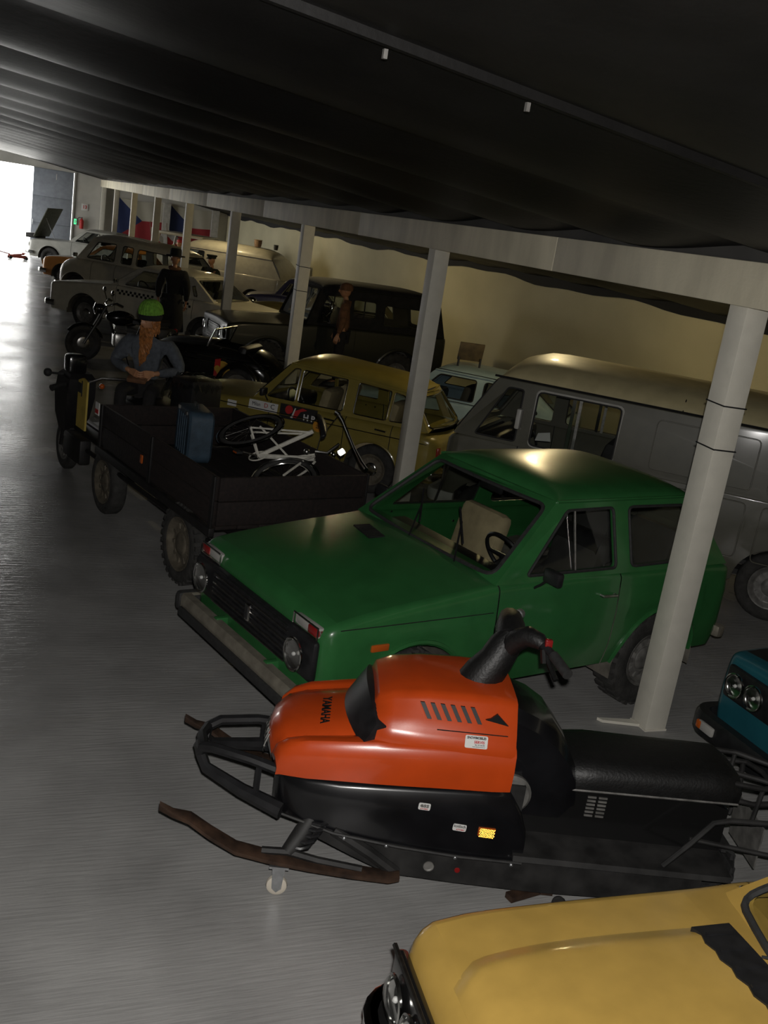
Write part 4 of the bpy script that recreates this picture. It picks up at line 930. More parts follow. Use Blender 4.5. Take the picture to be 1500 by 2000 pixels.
ldir = (camv+V((.12, -.05, -.1))).normalized(); Ml = frame_mat(lamp_c, ldir.orthogonal(), ldir.cross(ldir.orthogonal()))
lh = G().lathe([(0, -.06), (.025, -.05), (.036, -.02), (.038, 0)], Ml, 18).obj('bicycle_lamp', 'chrome', bk)
cube_corners(Ml @ Matrix.Translation((0, 0, -.012)), 7, 7, .009).obj('lamp_reflector', 'prism_white', lh, 0, False)
G().ball(lamp_c+V((-.03, -.06, -.03)), .025, 12, 8).obj('bell', 'chrome', bk)
G().ball(head+V((-.02, -.08, .06)), .028, 12, 8).obj('dynamo', 'dull_chrome', bk)

# ---------------------------------------------------------------- people
def skin(J, E, sub=1):
    """J: list of (pos, radius); one continuous skinned surface"""
    me = bpy.data.meshes.new('tmp'); me.from_pydata([j[0] for j in J], E, []); o = bpy.data.objects.new('tmp', me); COL.objects.link(o)
    m = o.modifiers.new('skin', 'SKIN'); m.use_smooth_shade = True; m.branch_smoothing = .6
    for i, j in enumerate(J):
        r = j[1]; o.data.skin_vertices[0].data[i].radius = (r, r) if not hasattr(r, '__len__') else r
        o.data.skin_vertices[0].data[i].use_root = (i == 0)
    sb = o.modifiers.new('s', 'SUBSURF'); sb.levels = sub; sb.render_levels = sub
    dg = bpy.context.evaluated_depsgraph_get(); dg.update()
    ev = bpy.data.meshes.new_from_object(o.evaluated_get(dg)); bpy.data.objects.remove(o); bpy.data.meshes.remove(me)
    g = G(); g.add([v.co.copy() for v in ev.vertices], [tuple(p.vertices) for p in ev.polygons]); bpy.data.meshes.remove(ev); return g
def head_mesh(g, Mh, s=1.):
    """face towards local +x"""
    def f(u, v):
        x, y, z = math.sin(v)*math.cos(u), math.sin(v)*math.sin(u), math.cos(v)
        p = V((.098*x, .076*y, .118*z))
        if z < 0: p.y *= 1+.22*z; p.x *= 1+.04*z
        fx = max(0, x)
        def gs(yc, zc, wy, wz): return math.exp(-((p.y-yc)/wy)**2-((p.z-zc)/wz)**2)*fx
        p.x += .026*gs(0, -.022, .012, .022)+.012*gs(0, .005, .009, .03)-.014*gs(.03, .006, .016, .013)-.014*gs(-.03, .006, .016, .013)
        p.x += .008*gs(0, .03, .045, .01)+.010*gs(0, -.058, .026, .007)-.008*gs(0, -.066, .024, .004)+.009*gs(0, -.069, .022, .006)+.012*gs(0, -.098, .026, .016)
        p.y += .012*math.copysign(1, y)*math.exp(-((p.x)/.018)**2-((p.z)/.03)**2)*abs(y)
        return Mh @ (p*s)
    g.grid(f, [2*PI*i/40 for i in range(41)], [PI*j/28 for j in range(29)])
    for sg in (-1, 1):
        g.ball(Mh @ (V((.078, sg*.030, .006))*s), .0125*s, 10, 8)
        g.ball(Mh @ (V((-.004, sg*.076, -.004))*s), (.022*s, .010*s, .032*s), 10, 8, Mh.to_3x3())
def hand(g, wrist, d, pn, side, curl=.5, s=1.):
    """palm and five bent fingers; d forearm direction, pn palm normal, side thumb side"""
    d = V(d).normalized(); pn = (V(pn)-d*V(pn).dot(d)).normalized(); sd = d.cross(pn)*side; w = V(wrist)
    P = lambda a, b, c: w+(d*a+sd*b+pn*c)*s
    g.loft([[P(a, -b, -.012), P(a, -b*.6, .014), P(a, b*.6, .016), P(a, b, -.010), P(a, b*.5, -.016), P(a, -b*.5, -.018)] for a, b in ((-.02, .026), (.02, .034), (.06, .042), (.095, .041))])
    for k, (b, L) in enumerate(((.031, .074), (.011, .083), (-.010, .077), (-.030, .060))):
        pts = []; ang = .15; q = V((.088, b, 0)); pts.append(q.copy())
        for seg in (.45, .32, .23):
            q = q+V((math.cos(ang)*L*seg, 0, math.sin(ang)*L*seg)); ang += curl; pts.append(q.copy())
        g.tube([P(*p) for p in pts], [.0095*s, .009*s, .008*s, .006*s], 8)
    pts = [V((.02, .03, .004)), V((.045, .055, .012)), V((.075, .062, .026)), V((.095, .055, .042))]
    g.tube([P(*p) for p in pts], [.013*s, .0115*s, .010*s, .007*s], 8)
M['denim'] = pbr('faded_dark_denim', (.075, .085, .10), .9, 0, 0, (25, .25), (160, .25))
M['coat'] = pbr('black_wool_coat', (.010, .010, .011), .95, 0, 0, (20, .3), (120, .2))
M['brown_cloth'] = pbr('brown_cloth', (.14, .065, .030), .9, 0, 0, (16, .3), (120, .2))
M['dark_cloth'] = pbr('dark_trousers', (.014, .013, .013), .95, 0, 0, (20, .3))
M['olive_cloth'] = pbr('dark_olive_uniform', (.022, .024, .014), .95, 0, 0, (20, .3))
M['knit_green'] = pbr('green_knit', (.14, .32, .035), .9, 0, 0, (40, .3), (60, .5))
M['beard'] = pbr('ginger_curls', (.33, .13, .035), .6, 0, 0, (30, .5))
M['shoe'] = pbr('black_shoe', (.012, .011, .010), .5)
TORSO = [(0, 4), (4, 5), (5, 6), (6, 7)]
def person(label, loc, rz, J, hx, hz, htilt, cloth_top, cloth_leg, coat_len=0, group=None, hands=None):
    """J: joint positions: hip, spine, chest, neck, and L/R shoulder elbow wrist hip knee ankle toe"""
    t = thing('person', label, 'person', loc, rz, group)
    js = []; ed = []
    def a(p, r): js.append((V(p), r)); return len(js)-1
    hip = a(J['hip'], (.125, .10)); sp = a(J['spine'], (.10, .08)); ch = a(J['chest'], (.07, .06)); nk = a(J['neck'], .048); hd = a(V(J['head'])-V((0, 0, .06)), .05)
    ed += [(hip, sp), (sp, ch), (ch, nk), (nk, hd)]
    for q in 'LR':
        s_ = a(J['sh'+q], .03); e = a(J['el'+q], .036); w = a(J['wr'+q], .028); ed += [(ch, s_), (s_, e), (e, w)]
        h = a(J['hp'+q], .07); k = a(J['kn'+q], .05); n = a(J['an'+q], .038); to = a(J['to'+q], .036); ed += [(hip, h), (h, k), (k, n), (n, to)]
    g = skin(js, ed, 1)
    Mh = Matrix.Translation(J['head']) @ Matrix.Rotation(hz, 4, 'Z') @ Matrix.Rotation(htilt, 4, 'Y')
    head_mesh(g, Mh)
    for q, sg in (('L', 1), ('R', -1)):
        w, e = V(J['wr'+q]), V(J['el'+q]); pn = (hands or {}).get(q, V((0, -sg, 0)))
        hand(g, w, w-e, pn, sg, .5)
    g.obj('body', 'skin', t, 60, True)
    # clothes: shells round the same joints
    def sub(names, edges, mat, nm):
        js = []; idx = {}
        for n_, r in names: idx[n_] = len(js); js.append((V(J[n_]), r))
        return skin(js, [(idx[x], idx[y]) for x, y in edges], 1).obj(nm, mat, t, 60)
    sub([('hip', (.155, .13)), ('spine', (.15, .13)), ('chest', (.175, .135)), ('neck', .09)]+[(n_+q, r) for q in 'LR' for n_, r in (('sh', .112), ('el', .068), ('cu', .045))],
        [('hip', 'spine'), ('spine', 'chest'), ('chest', 'neck')]+[e for q in 'LR' for e in (('chest', 'sh'+q), ('sh'+q, 'el'+q), ('el'+q, 'cu'+q))], cloth_top, 'jacket')
    sub([('hip', (.14, .12))]+[(n_+q, r) for q in 'LR' for n_, r in (('hp', .10), ('kn', .075), ('an', .055))],
        [e for q in 'LR' for e in (('hip', 'hp'+q), ('hp'+q, 'kn'+q), ('kn'+q, 'an'+q))], cloth_leg, 'trousers')
    if coat_len:
        h = V(J['hip']); z1 = h.z-coat_len
        secs = [[V((h.x+rx*math.cos(2*PI*k/20), h.y+ry*math.sin(2*PI*k/20), z)) for k in range(20)] for z, rx, ry in ((h.z+.12, .15, .18), (h.z, .165, .20), (lerp(h.z, z1, .5), .19, .23), (z1, .21, .26))]
        G().loft(secs, True, True).obj('coat_skirt', cloth_top, t, 60)
    for q in 'LR':
        an, to = V(J['an'+q]), V(J['to'+q]); d = to-an; d.z = 0; d.normalize(); sd = V((-d.y, d.x, 0)); z0 = to.z-.035
        G().loft([[an+d*x+sd*w*b+V((0, 0, -an.z+z0+h*c_)) for b, c_ in ((-1, 0), (-1, .6), (-.5, 1), (.5, 1), (1, .6), (1, 0))] for x, w, h in ((-.07, .035, .07), (-.03, .042, .10), (.05, .045, .085), (.13, .048, .06), (.19, .035, .035))]).obj('shoe', 'shoe', t, 50)
    return t, Mh
def stand(J0=None, **kw):
    J = dict(hip=(0, 0, .93), spine=(0, 0, 1.12), chest=(0, 0, 1.34), neck=(.0, 0, 1.52), head=(.03, 0, 1.66))
    for q, sg in (('L', 1), ('R', -1)):
        J.update({'sh'+q: (0, sg*.19, 1.43), 'el'+q: (-.02, sg*.26, 1.14), 'wr'+q: (.04, sg*.26, .90), 'cu'+q: (.035, sg*.26, .925), 'hp'+q: (0, sg*.10, .88), 'kn'+q: (.02, sg*.11, .48), 'an'+q: (0, sg*.12, .09), 'to'+q: (.13, sg*.13, .04)})
    J.update(kw); return J
# seated figure on the truck
J = dict(hip=(0, 0, .92), spine=(.02, 0, 1.10), chest=(.05, 0, 1.32), neck=(.07, 0, 1.49), head=(.10, 0, 1.63))
for q, sg in (('L', 1), ('R', -1)):
    J.update({'sh'+q: (.04, sg*.215, 1.40), 'el'+q: (.04, sg*.37, 1.14), 'wr'+q: (.27, sg*.11, 1.10), 'cu'+q: (.23, sg*.155, 1.105), 'hp'+q: (.02, sg*.11, .90), 'kn'+q: (.45, sg*.15, .93), 'an'+q: (.46, sg*.15, .62), 'to'+q: (.60, sg*.16, .57)})
loc = on_truck((.72, .38, 0))+V((-.20, .08, .10)); loc.z = .10
pt, Mh = person('seated person in a green knitted beanie with long ginger curly beard and grey denim jacket', loc, -1.98, J, 0, -.6, .12, 'denim', 'dark_cloth', hands={'L': V((0, -1, -.3)), 'R': V((0, 1, -.3))})
def hat_g(Mt, prof, n=28): return G().lathe(prof, Mt, n)
hb_ = hat_g(Mh @ Matrix.Translation((-.005, 0, .045)) @ Matrix.Rotation(-.08, 4, 'Y'), [(.112, -.035), (.122, -.02), (.126, .0), (.122, .02), (.112, .03)]).obj('beanie_band', 'coat', pt, 60)
bn = G()
def bf(u, v):
    r = .128*math.sin(v)**.8*(1+.035*math.cos(24*u)); p = V((r*math.cos(u)*1.02, r*math.sin(u), .02+.15*math.cos(v))); return Mh @ (p+V((-.012, 0, .055)))
bn.grid(bf, [2*PI*i/96 for i in range(97)], [PI/2*j/12+.001 for j in range(13)]); bn.obj('beanie', 'knit_green', pt, 80)
random.seed(11); g = G()
for i in range(190):
    a = random.uniform(-1.5, 1.5); tz = random.random()
    st = Mh @ V((.085*math.cos(a*.8), .085*math.sin(a), -.058-.045*random.random())); L = random.uniform(.1, .40)*(1-.25*abs(a))
    pts = []
    for k in range(9):
        f = k/8; cur = 9*f+i; pts.append(st+V((.05*f-.02*f*f+.014*math.cos(cur), .014*math.sin(cur)-st.y*.25*f, -L*f)))
    g.tube(pts, .006, 4)
tag(g.obj('beard', 'beard', pt, 60), kind='stuff')
g = G()
for i in range(80):
    a = random.uniform(1.2, 2*PI-1.2); st = Mh @ V((.10*math.cos(a), .09*math.sin(a), .02-.05*random.random())); L = random.uniform(.05, .14)
    g.tube([st+V((.012*math.cos(7*f+i), .012*math.sin(7*f+i), -L*f)) for f in (0, .2, .4, .6, .8, 1)], .006, 4)
tag(g.obj('hair', 'beard', pt, 60), kind='stuff')
G().box((.33, -.02, 1.04), (.13, .20, .05), Matrix.Rotation(.3, 3, 'Y'), .015).obj('waist_bag', 'brown_cloth', pt)
# standing figure in black coat beside the taxi
J = stand(wrL=(.10, .24, .93), cuL=(.09, .24, .95), head=(.03, 0, 1.67))
pt, Mh = person('standing person in long black coat and black brimmed hat, seen from behind', (3.56, 20.7, 0), 1.5, J, 0, .1, 0, 'coat', 'dark_cloth', .55)
pt.scale = (1.09, 1.09, 1.09)
hat_g(Mh @ Matrix.Translation((-.005, 0, .06)), [(.10, -.01), (.17, -.012), (.175, .0), (.165, .006), (.105, .006), (.103, .10), (.09, .13), (.04, .125), (0, .12)]).obj('hat', 'coat', pt, 40)
G().tube([V((.08*math.cos(a), .09*math.sin(a), 1.51+.01*math.cos(a))) for a in [2*PI*k/16 for k in range(16)]], .03, 8, True).obj('scarf', 'brown_cloth', pt)
# uniformed figure by the grey panel van
pt, Mh = person('person in dark olive uniform and peaked cap standing behind the cream taxi', (5.15, 24.85, 0), -2.6, stand(), 0, .2, 0, 'olive_cloth', 'olive_cloth', .12)
hat_g(Mh @ Matrix.Translation((-.005, 0, .055)), [(.102, -.01), (.105, .03), (.135, .055), (.12, .075), (0, .08)]).obj('cap', 'olive_cloth', pt, 40)
G().loft([[Mh @ V((.095+.05*k*(1-.4*abs(y)), .075*y, .05-.02*k+.004*q)) for k in (0, 1)] for y in (-1, -.5, 0, .5, 1) for q in (0,)], False, False).obj('cap_peak', 'gloss_black', pt)
# ---------------------------------------------------------------- the other vehicles
def quick_front(t, c, x, y, z, r, grille=None, bz=.42, bh=.10, bw=None, ring='chrome', bmat='chrome'):
    for sg in (-1, 1): headlamp(t, (x, sg*y, z), r, ring=ring)
    if grille:
        gz, gh, gw, n = grille; g = G().box((x+.03, 0, gz), (.05, gw, gh), None, .02).obj('grille', 'black', t)
        for k in range(n): G().box((x+.005, 0, gz-gh*.4+gh*.8*k/(n-1)), (.012, gw*.95, .008)).obj('slat', 'chrome', g)
    bumper(t, x-.09, bz, bw or c.hw*1.0, bh, .05, bmat, .3, .14)
# -- yellow-green saloon with stickers
M['ochre_green'] = paint('mustard_green_paint', (.22, .175, .040), .3)
t = thing('saloon_car', 'mustard yellow four-door car with door stickers, behind the platform truck', 'car', (2.57, 13.12, 0), -.695)
c = Car(t, 3.62, .72, .27, ((.1, .70), (.3, .76), (1.1, .83), (1.3, .86), (3.2, .86), (3.62, .80)), [(.72, .29, .34), (2.85, .29, .34)], 'ochre_green', cabin=(1.3, 3.35), rs=.08, rn=.16, crown=((.1, .03), (.6, .08), (1.25, .05), (1.4, .01), (3.6, .03)), gaps=(1.5, 2.47, 3.05), doors=((1.505, 2.465), (2.475, 3.045)), hood=(.3, 1.2), crease=(.74, .012), tuck=.06)
c.greenhouse((1.25, .85), (1.66, 1.33), (3.2, 1.25), (3.48, .86), .55, [rpoly([(1.43, .90), (1.72, 1.275), (1.79, 1.275), (1.79, .90)], .02), rpoly([(1.83, .90), (1.83, 1.275), (2.40, 1.265), (2.40, .90)], .03), rpoly([(2.54, .90), (2.54, 1.26), (2.95, 1.235), (2.95, .90)], .03), rpoly([(2.99, .90), (2.99, 1.23), (3.12, 1.21), (3.24, .92)], .03)], roof_crown=.12, hb=.66, bow=.14, fr_m=.045, rear_m=.05, trim='chrome', trim_r=.008)
c.line([(x, .735) for x in (.3, .8, 1.4, 2.2, 3.0, 3.5)], .006, 'chrome', 'side_trim', off=.012)
for sg in (-1, 1):
    handle(t, 2.22, sg*c.side(2.22, .79), .79, sg); handle(t, 2.86, sg*c.side(2.86, .79), .79, sg)
mirror(t, 1.45, -.68, .95, -1)
quick_front(t, c, .10, .52, .60, .085, (.52, .16, .8, 5), .38, .10, .74)
bumper(t, 3.70, .38, .74, .10, .05, 'chrome', .25, .12, 'rear_bumper', -1)
for sg in (-1, 1): G().box((3.61, sg*.58, .62), (.03, .1, .16), None, .01).obj('tail_lamp', 'red_lens', t)
c.wheel(.72, .29, .15, .60, 'rim_cream', 'chrome'); c.wheel(2.85, .29, .15, .60, 'rim_cream', 'chrome'); c.lip(0); c.lip(1)
c.interior([(1.75, -.32, .52, 'tan'), (1.75, .32, .52, 'tan'), (2.6, -.3, .52, 'tan'), (2.6, .3, .52, 'tan')], (1.45, .78), (1.68, -.32, .83), 'interior', .32)
xd, yd = (1, 0, 0), (0, 0, 1)
yo = lambda x, z: -c.side(x, z)-.008
s = G().prism([(-.19, -.055), (.19, -.055), (.19, .055), (-.19, .055)], .003, lambda a, b, w: V((1.42+a, yo(1.42+a, .775+b)-w+.003, .775+b))).obj('white_door_sticker', 'paper', t, 0)
text_mesh('lettering', 'Milan', .065, 'ink', s, frame_mat((1.33, yo(1.33, .78)-.006, .785), xd, yd), .001, sx=.8); text_mesh('lettering', 'D', .075, 'red_ink', s, frame_mat((1.46, yo(1.46, .78)-.006, .785), xd, yd), .001); text_mesh('lettering', 'C', .085, 'ink', s, frame_mat((1.545, yo(1.545, .78)-.006, .785), xd, yd), .001)
s = G().prism([(-.24, -.085), (.24, -.085), (.24, .085), (-.24, .085)], .003, lambda a, b, w: V((1.88+a, yo(1.88+a, .77+b)-w+.002, .77+b))).obj('black_door_sticker', 'ink', t, 0)
disc = lambda cx, cz_, r: [(cx+r*math.cos(2*PI*k/20), cz_+r*math.sin(2*PI*k/20)) for k in range(20)]
pl_ = lambda a, b, w: V((a, yo(a, b)-.004-w, b))
G().prism(disc(1.76, .80, .05), .003, pl_).obj('red_dot', 'red_ink', s, 0)
G().prism([(1.82, .72), (1.84, .80), (1.93, .845), (1.99, .83), (1.91, .80), (1.87, .72)], .003, pl_).obj('red_swoosh', 'red_ink', s, 0)
G().prism([(1.79, .71), (1.81, .75), (1.83, .83), (1.845, .83), (1.83, .75), (1.82, .71)], .003, pl_).obj('white_stripe', 'paper', s, 0)
text_mesh('lettering', 'H P', .10, 'paper', s, frame_mat((2.03, yo(2.03, .75)-.006, .745), xd, yd), .001, bold=.003)
M['orange_paper'] = pbr('orange_sticker', (.55, .24, .02), .5)
s = G().prism(disc(2.16, .68, .07), .003, pl_).obj('orange_sticker', 'orange_paper', t, 0); text_mesh('lettering', 'a', .10, 'ink', s, frame_mat((2.15, yo(2.15, .68)-.008, .68), xd, yd), .001)
s = G().prism([(.95, .70), (1.07, .70), (1.07, .77), (.95, .77)], .003, pl_).obj('white_wing_sticker', 'paper', t, 0)

# -- grey panel van with cream roof
M['van_grey'] = paint('warm_grey_paint', (.085, .082, .060), .5)
M['van_cream'] = paint('cream_roof_paint', (.45, .39, .22), .5)
t = thing('van', 'grey van with cream roof and sliding cab window, parked behind the green off-roader', 'van', (5.0, 9.95, 0), -.75)
c = Car(t, 4.5, .86, .32, ((.1, 1.10), (.3, 1.14), (.9, 1.15), (4.5, 1.15)), [(.62, .33, .38), (3.5, .33, .38)], 'van_grey', cabin=(.3, 4.4), rs=.03, rn=.14, crown=.01, gaps=(.86, 1.86), doors=((.865, 1.855),), crease=(.95, .01))
c.greenhouse((.18, 1.14), (.55, 1.78), (4.38, 1.78), (4.46, 1.14), .80, [rpoly([(.40, 1.18), (.66, 1.70), (.82, 1.70), (.82, 1.18)], .03), rpoly([(.97, 1.18), (.97, 1.71), (1.80, 1.71), (1.80, 1.18)], .05)], roof_crown=.25, roof_n=16, hb=.85, fr_m=.06, roof_mat=M['van_cream'], bow=.14, trim_r=.009)
for o in list(t.children):
    if o.name.startswith('cabin_side'):
        for k in o.children: pass
for sg in (-1, 1):
    G().tube([V((x, sg*(.845-.04*(z-1.14)/.64), z)) for x, z in rpoly([(.955, 1.165), (.955, 1.725), (1.815, 1.725), (1.815, 1.165)], .06, 4)], .012, 6, True).obj('window_frame', 'light_grey', t)
    G().box((1.34, sg*.825, 1.44), (.035, .03, .53)).obj('sliding_bar', 'chrome', t); G().box((1.40, sg*.815, 1.44), (.03, .02, .53)).obj('sliding_bar', 'dull_chrome', t)
    for x0, x1 in ((2.15, 3.1), (3.25, 4.2)):
        for zz0, zz1 in ((.55, 1.08), (1.2, 1.68)):
            G().tube([V((x, sg*((c.side(x, z) if z < 1.13 else .853-.05*(z-1.14)/.64)+.004), z)) for x, z in resample(rpoly([(x0, zz0), (x0, zz1), (x1, zz1), (x1, zz0)], .05), .2)], .007, 5, True).obj('pressed_panel', 'van_grey', t)
mirror(t, .86, -.86, 1.42, -1, 'light_grey', .1, .2)
for x in (2.35, 2.42):
    G().tube([V((x, .80*v, 1.785+.225*max(0, 1-abs(v)**3.2)**.62)) for v in [-1+.1*k for k in range(21)]], .008, 6).obj('roof_seam', 'gap' if x < 2.4 else 'van_cream', t)
G().tube([(.5, -.815, 1.79), (2.5, -.825, 1.79), (4.4, -.815, 1.79)], .012, 6).obj('gutter', 'gap', t)
quick_front(t, c, .08, .6, .78, .09, None, .45, .12, .85, 'light_grey', 'light_grey')
c.wheel(.62, .33, .17, .72); c.wheel(3.5, .33, .17, .72)
c.interior([(1.35, -.4, .75, 'interior'), (1.35, .4, .75, 'interior')], (.55, 1.08), (.85, -.4, 1.22), floor_z=.5)
G().prism([(-.08, -.05), (.08, -.03), (.06, .06), (-.06, .03)], .01, lambda a, b, w: V((1.05+a, -.6+w, 1.24+b))).obj('paper_notice', 'paper', t)
G().box((1.95, 0, 1.2), (.03, 1.6, 1.0)).obj('cab_partition', 'light_grey', t)

# -- light blue car
M['pale_blue'] = paint('pale_blue_paint', (.22, .30, .34), .34)
t = thing('saloon_car', 'pale blue car with a dark notice board on its roof, between mustard car and wall', 'car', (5.14, 14.48, 0), -.70)
c = Car(t, 3.6, .72, .26, ((.1, .66), (.3, .72), (1.1, .82), (1.3, .85), (3.2, .86), (3.6, .84)), [(.7, .28, .33), (2.85, .28, .33)], 'pale_blue', cabin=(1.3, 3.4), rs=.06, rn=.12, gaps=(1.45, 2.3), doors=((1.455, 2.295),), hood=(.25, 1.2))
c.greenhouse((1.22, .85), (1.6, 1.24), (3.0, 1.22), (3.5, .86), .57, [rpoly([(1.42, .89), (1.68, 1.19), (2.22, 1.19), (2.22, .89)], .04), rpoly([(2.34, .89), (2.34, 1.19), (2.88, 1.18), (3.16, .90)], .05)], roof_crown=.09, hb=.66, trim_r=.009, trim='gap')
c.line([(x, .855) for x in (1.4, 2.3, 3.3)], .006, 'gap', 'waist_line', off=-.004)
quick_front(t, c, .10, .52, .56, .085, (.56, .1, .7, 4), .38, .1, .74)
for sg in (-1, 1): G().tube([(1.62, sg*.585, 1.262), (2.3, sg*.60, 1.262), (3.0, sg*.585, 1.245)], .006, 5).obj('gutter_line', 'gap', t)
c.wheel(.7, .28, .15, .6); c.wheel(2.85, .28, .15, .6)
c.interior([(1.7, -.3, .5, 'interior'), (1.7, .3, .5, 'interior'), (2.6, 0, .5, 'blue')], (1.4, .78), (1.66, -.3, .83), floor_z=.3)
M['sign_brown'] = pbr('brown_notice_board', (.060, .042, .020), .7, 0, 0, (10, .4))
sgn = G().box((1.98, -.25, 1.53), (.36, .03, .26), Matrix.Rotation(.5, 3, 'Z') @ Matrix.Rotation(.25, 3, 'X'), .006).obj('notice_board', 'sign_brown', t)
for x, y in ((1.84, -.33), (2.12, -.18)): G().tube([(x, y, 1.31), (x, y, 1.45)], .016, 8).obj('board_stand', 'black', sgn)

# -- canvas-topped off-roader
M['canvas'] = pbr('black_canvas', (.014, .013, .011), .95, 0, 0, (10, .4), (40, .3))
M['army'] = paint('very_dark_olive_paint', (.018, .019, .012), .45)
t = thing('off_road_car', 'dark off-road car with black canvas top and upright windscreen near the wall', 'car', (3.85, 18.3, 0), .06)
c = Car(t, 4.4, .86, .50, ((.1, 1.05), (.4, 1.10), (1.5, 1.16), (1.7, 1.18), (4.4, 1.18)), [(.85, .40, .48), (3.45, .40, .48)], 'army', cabin=(1.6, 4.3), rs=.05, rn=.08, gaps=(1.75, 2.5), doors=((1.755, 2.495),), hood=(.2, 1.5), crown=((.1, .03), (1.5, .05), (1.7, .01)))
c.greenhouse((1.55, 1.18), (1.80, 1.86), (4.2, 1.84), (4.36, 1.18), .72, [rpoly([(1.72, 1.22), (1.90, 1.72), (2.28, 1.74), (2.28, 1.22)], .03), rpoly([(2.42, 1.38), (2.42, 1.70), (2.88, 1.69), (2.88, 1.38)], .06), rpoly([(3.05, 1.28), (3.05, 1.66), (3.9, 1.64), (4.0, 1.28)], .06)], roof_crown=.12, hb=.80, fr_m=.05, frame=M['canvas'], roof_mat=M['canvas'], bow=.01, trim='canvas')
for sg in (-1, 1): G().tube([(2.65, sg*.775, 1.38), (2.65, sg*.745, 1.70)], .012, 6).obj('window_strap', 'canvas', t)
for v in (-.45, .45): G().tube([(1.60, v*.72, 1.23), (1.79, v*.68, 1.76)], .01, 6).obj('screen_bar', 'army', t)
quick_front(t, c, .07, .52, .86, .10, (.8, .3, .7, 6), .55, .12, .84, 'army', 'army')
c.wheel(.85, .40, .2, .70, 'rim_grey', None, .55, 24); c.wheel(3.45, .40, .2, .70, 'rim_grey', None, .55, 24)
for i in (0, 1): c.lip(i, M['army'], .03)
c.interior([(2.25, -.4, .85, 'interior'), (2.25, .4, .85, 'interior')], (1.8, 1.1), (2.1, -.4, 1.2), floor_z=.6)
G().box((2.1, -.93, .45), (1.5, .22, .04), None, .01).obj('running_board', 'army', t)
headlamp(t, (1.95, -.93, 1.55), .09)
G().tube([(1.9, -.83, 1.35), (1.95, -.93, 1.46)], .015, 6).obj('spotlight_bracket', 'army', t)
# figure with a hanging arm beside it
J = stand(elR=(.05, -.30, 1.16), wrR=(.14, -.34, .92), cuR=(.13, -.335, .94))
pt, Mh = person('person in brown jacket standing with hanging arm beside the canvas-topped off-roader', (5.92, 17.0, .22), 2.7, J, 0, .2, 0, 'brown_cloth', 'dark_cloth', 0)
G().lathe([(.115, -.03), (.12, .02), (.10, .07), (.05, .095), (0, .1)], Mh @ Matrix.Translation((-.01, 0, .04)), 24).obj('cap', 'brown_cloth', pt, 50)
st = thing('step_box', 'low wooden step box under the person in the brown jacket', 'box', (5.92, 17.0, 0), 2.7)
for k in range(3): G().box((-.17+.17*k, 0, .205), (.165, .6, .03), None, .004).obj('plank', 'bed_wood', st)
for y in (-.26, .26): G().box((0, y, .095), (.48, .03, .19)).obj('side_board', 'bed_wood', st)
# loose planks lying by the car
M['plank'] = pbr('old_plank', (.16, .10, .065), .85, 0, 0, (5, .35, (1, 8, 8)))
random.seed(2)
for k, (x, y, z, lab) in enumerate(((6.15, 15.0, .26, 'pale old plank leaning on a trestle beside the dark off-roader'), (6.55, 15.35, .26, 'narrow old plank next to the pale one beside the dark off-roader'))):
    g = G().box((0, 0, 0), (1.5, .18-.08*k, .03), None, .004); o = g.obj('plank', 'plank', None); o.location = (x, y, .62); o.rotation_euler = (0, .05, -.6-.1*k); tag(o, lab, 'plank', 'loose planks')
tr = thing('trestle', 'dark low trestle carrying two old planks', 'trestle', (6.35, 15.2, 0), .9)
G().box((0, 0, .57), (.9, .08, .05), None, .004).obj('top_rail', 'worn_black', tr)
for x in (-.38, .38):
    for y in (-1, 1): G().tube([(x, y*.03, .56), (x*1.1, y*.2, .01)], .02, 6).obj('leg', 'worn_black', tr)

# -- low black roadster with round badge
t = thing('roadster', 'small glossy black open roadster with a red and yellow round badge', 'car', (2.6, 16.95, 0), -.6)
c = Car(t, 2.4, .50, .28, ((.1, .62), (.4, .78), (1.0, .84), (1.3, .86), (1.9, .82), (2.4, .55)), [], 'gloss_black', rs=.16, rn=.2, crown=((.1, .03), (.8, .08), (2.7, .05)), cabin=(1.3, 1.95), gaps=(), hwf=((0, .6), (.5, .85), (1.2, 1), (2.0, .95), (2.4, .7)), crease=(.70, .012))
for x in (.5, 1.85):
    make_wheel(t, (x, -.58, .30), .30, .11, -1, 'rim_grey', 'chrome', .68); make_wheel(t, (x, .58, .30), .30, .11, 1, 'rim_grey', 'chrome', .68)
    for sg in (-1, 1):
        secs = []
        for k in range(13):
            a = PI*(1.08-1.16*k/12); r = .37; px, pz = x-r*math.cos(PI-a) if False else x+r*math.cos(a), .30+r*math.sin(a)
            secs.append([V((x+(r+h)*math.cos(a), sg*(.58+w), .30+(r+h)*math.sin(a))) for w, h in ((-.11, -.05), (-.09, 0), (0, .035), (.09, 0), (.11, -.05), (.0, .01))])
        G().loft(secs).obj('fender', 'gloss_black', t, 60)
    G().tube([(x, -.55, .3), (x, .55, .3)], .03, 8).obj('axle', 'gloss_black', t)
for sg in (-1, 1):
    headlamp(t, (.22, sg*.36, .74), .09); G().ball((.30, sg*.36, .74), (.10, .085, .085), 14, 10).obj('lamp_shell', 'gloss_black', t)
    G().tube([(.8, sg*.53, .36), (1.9, sg*.53, .36)], .03, 8).obj('running_board', 'gloss_black', t)
G().tube([(1.22, -.46, .84), (1.33, -.44, 1.12), (1.33, .44, 1.12), (1.22, .46, .84)], .014, 8).obj('windscreen_frame', 'chrome', t)
G().add([(1.24, -.44, .86), (1.33, -.43, 1.11), (1.33, .43, 1.11), (1.24, .44, .86)], [(0, 1, 2, 3)]).obj('windscreen', 'glass', t, 0)
G().box((1.75, 0, .72), (.16, .8, .4), Matrix.Rotation(.2, 3, 'Y'), .06).obj('seat_back', 'seat_vinyl', t)
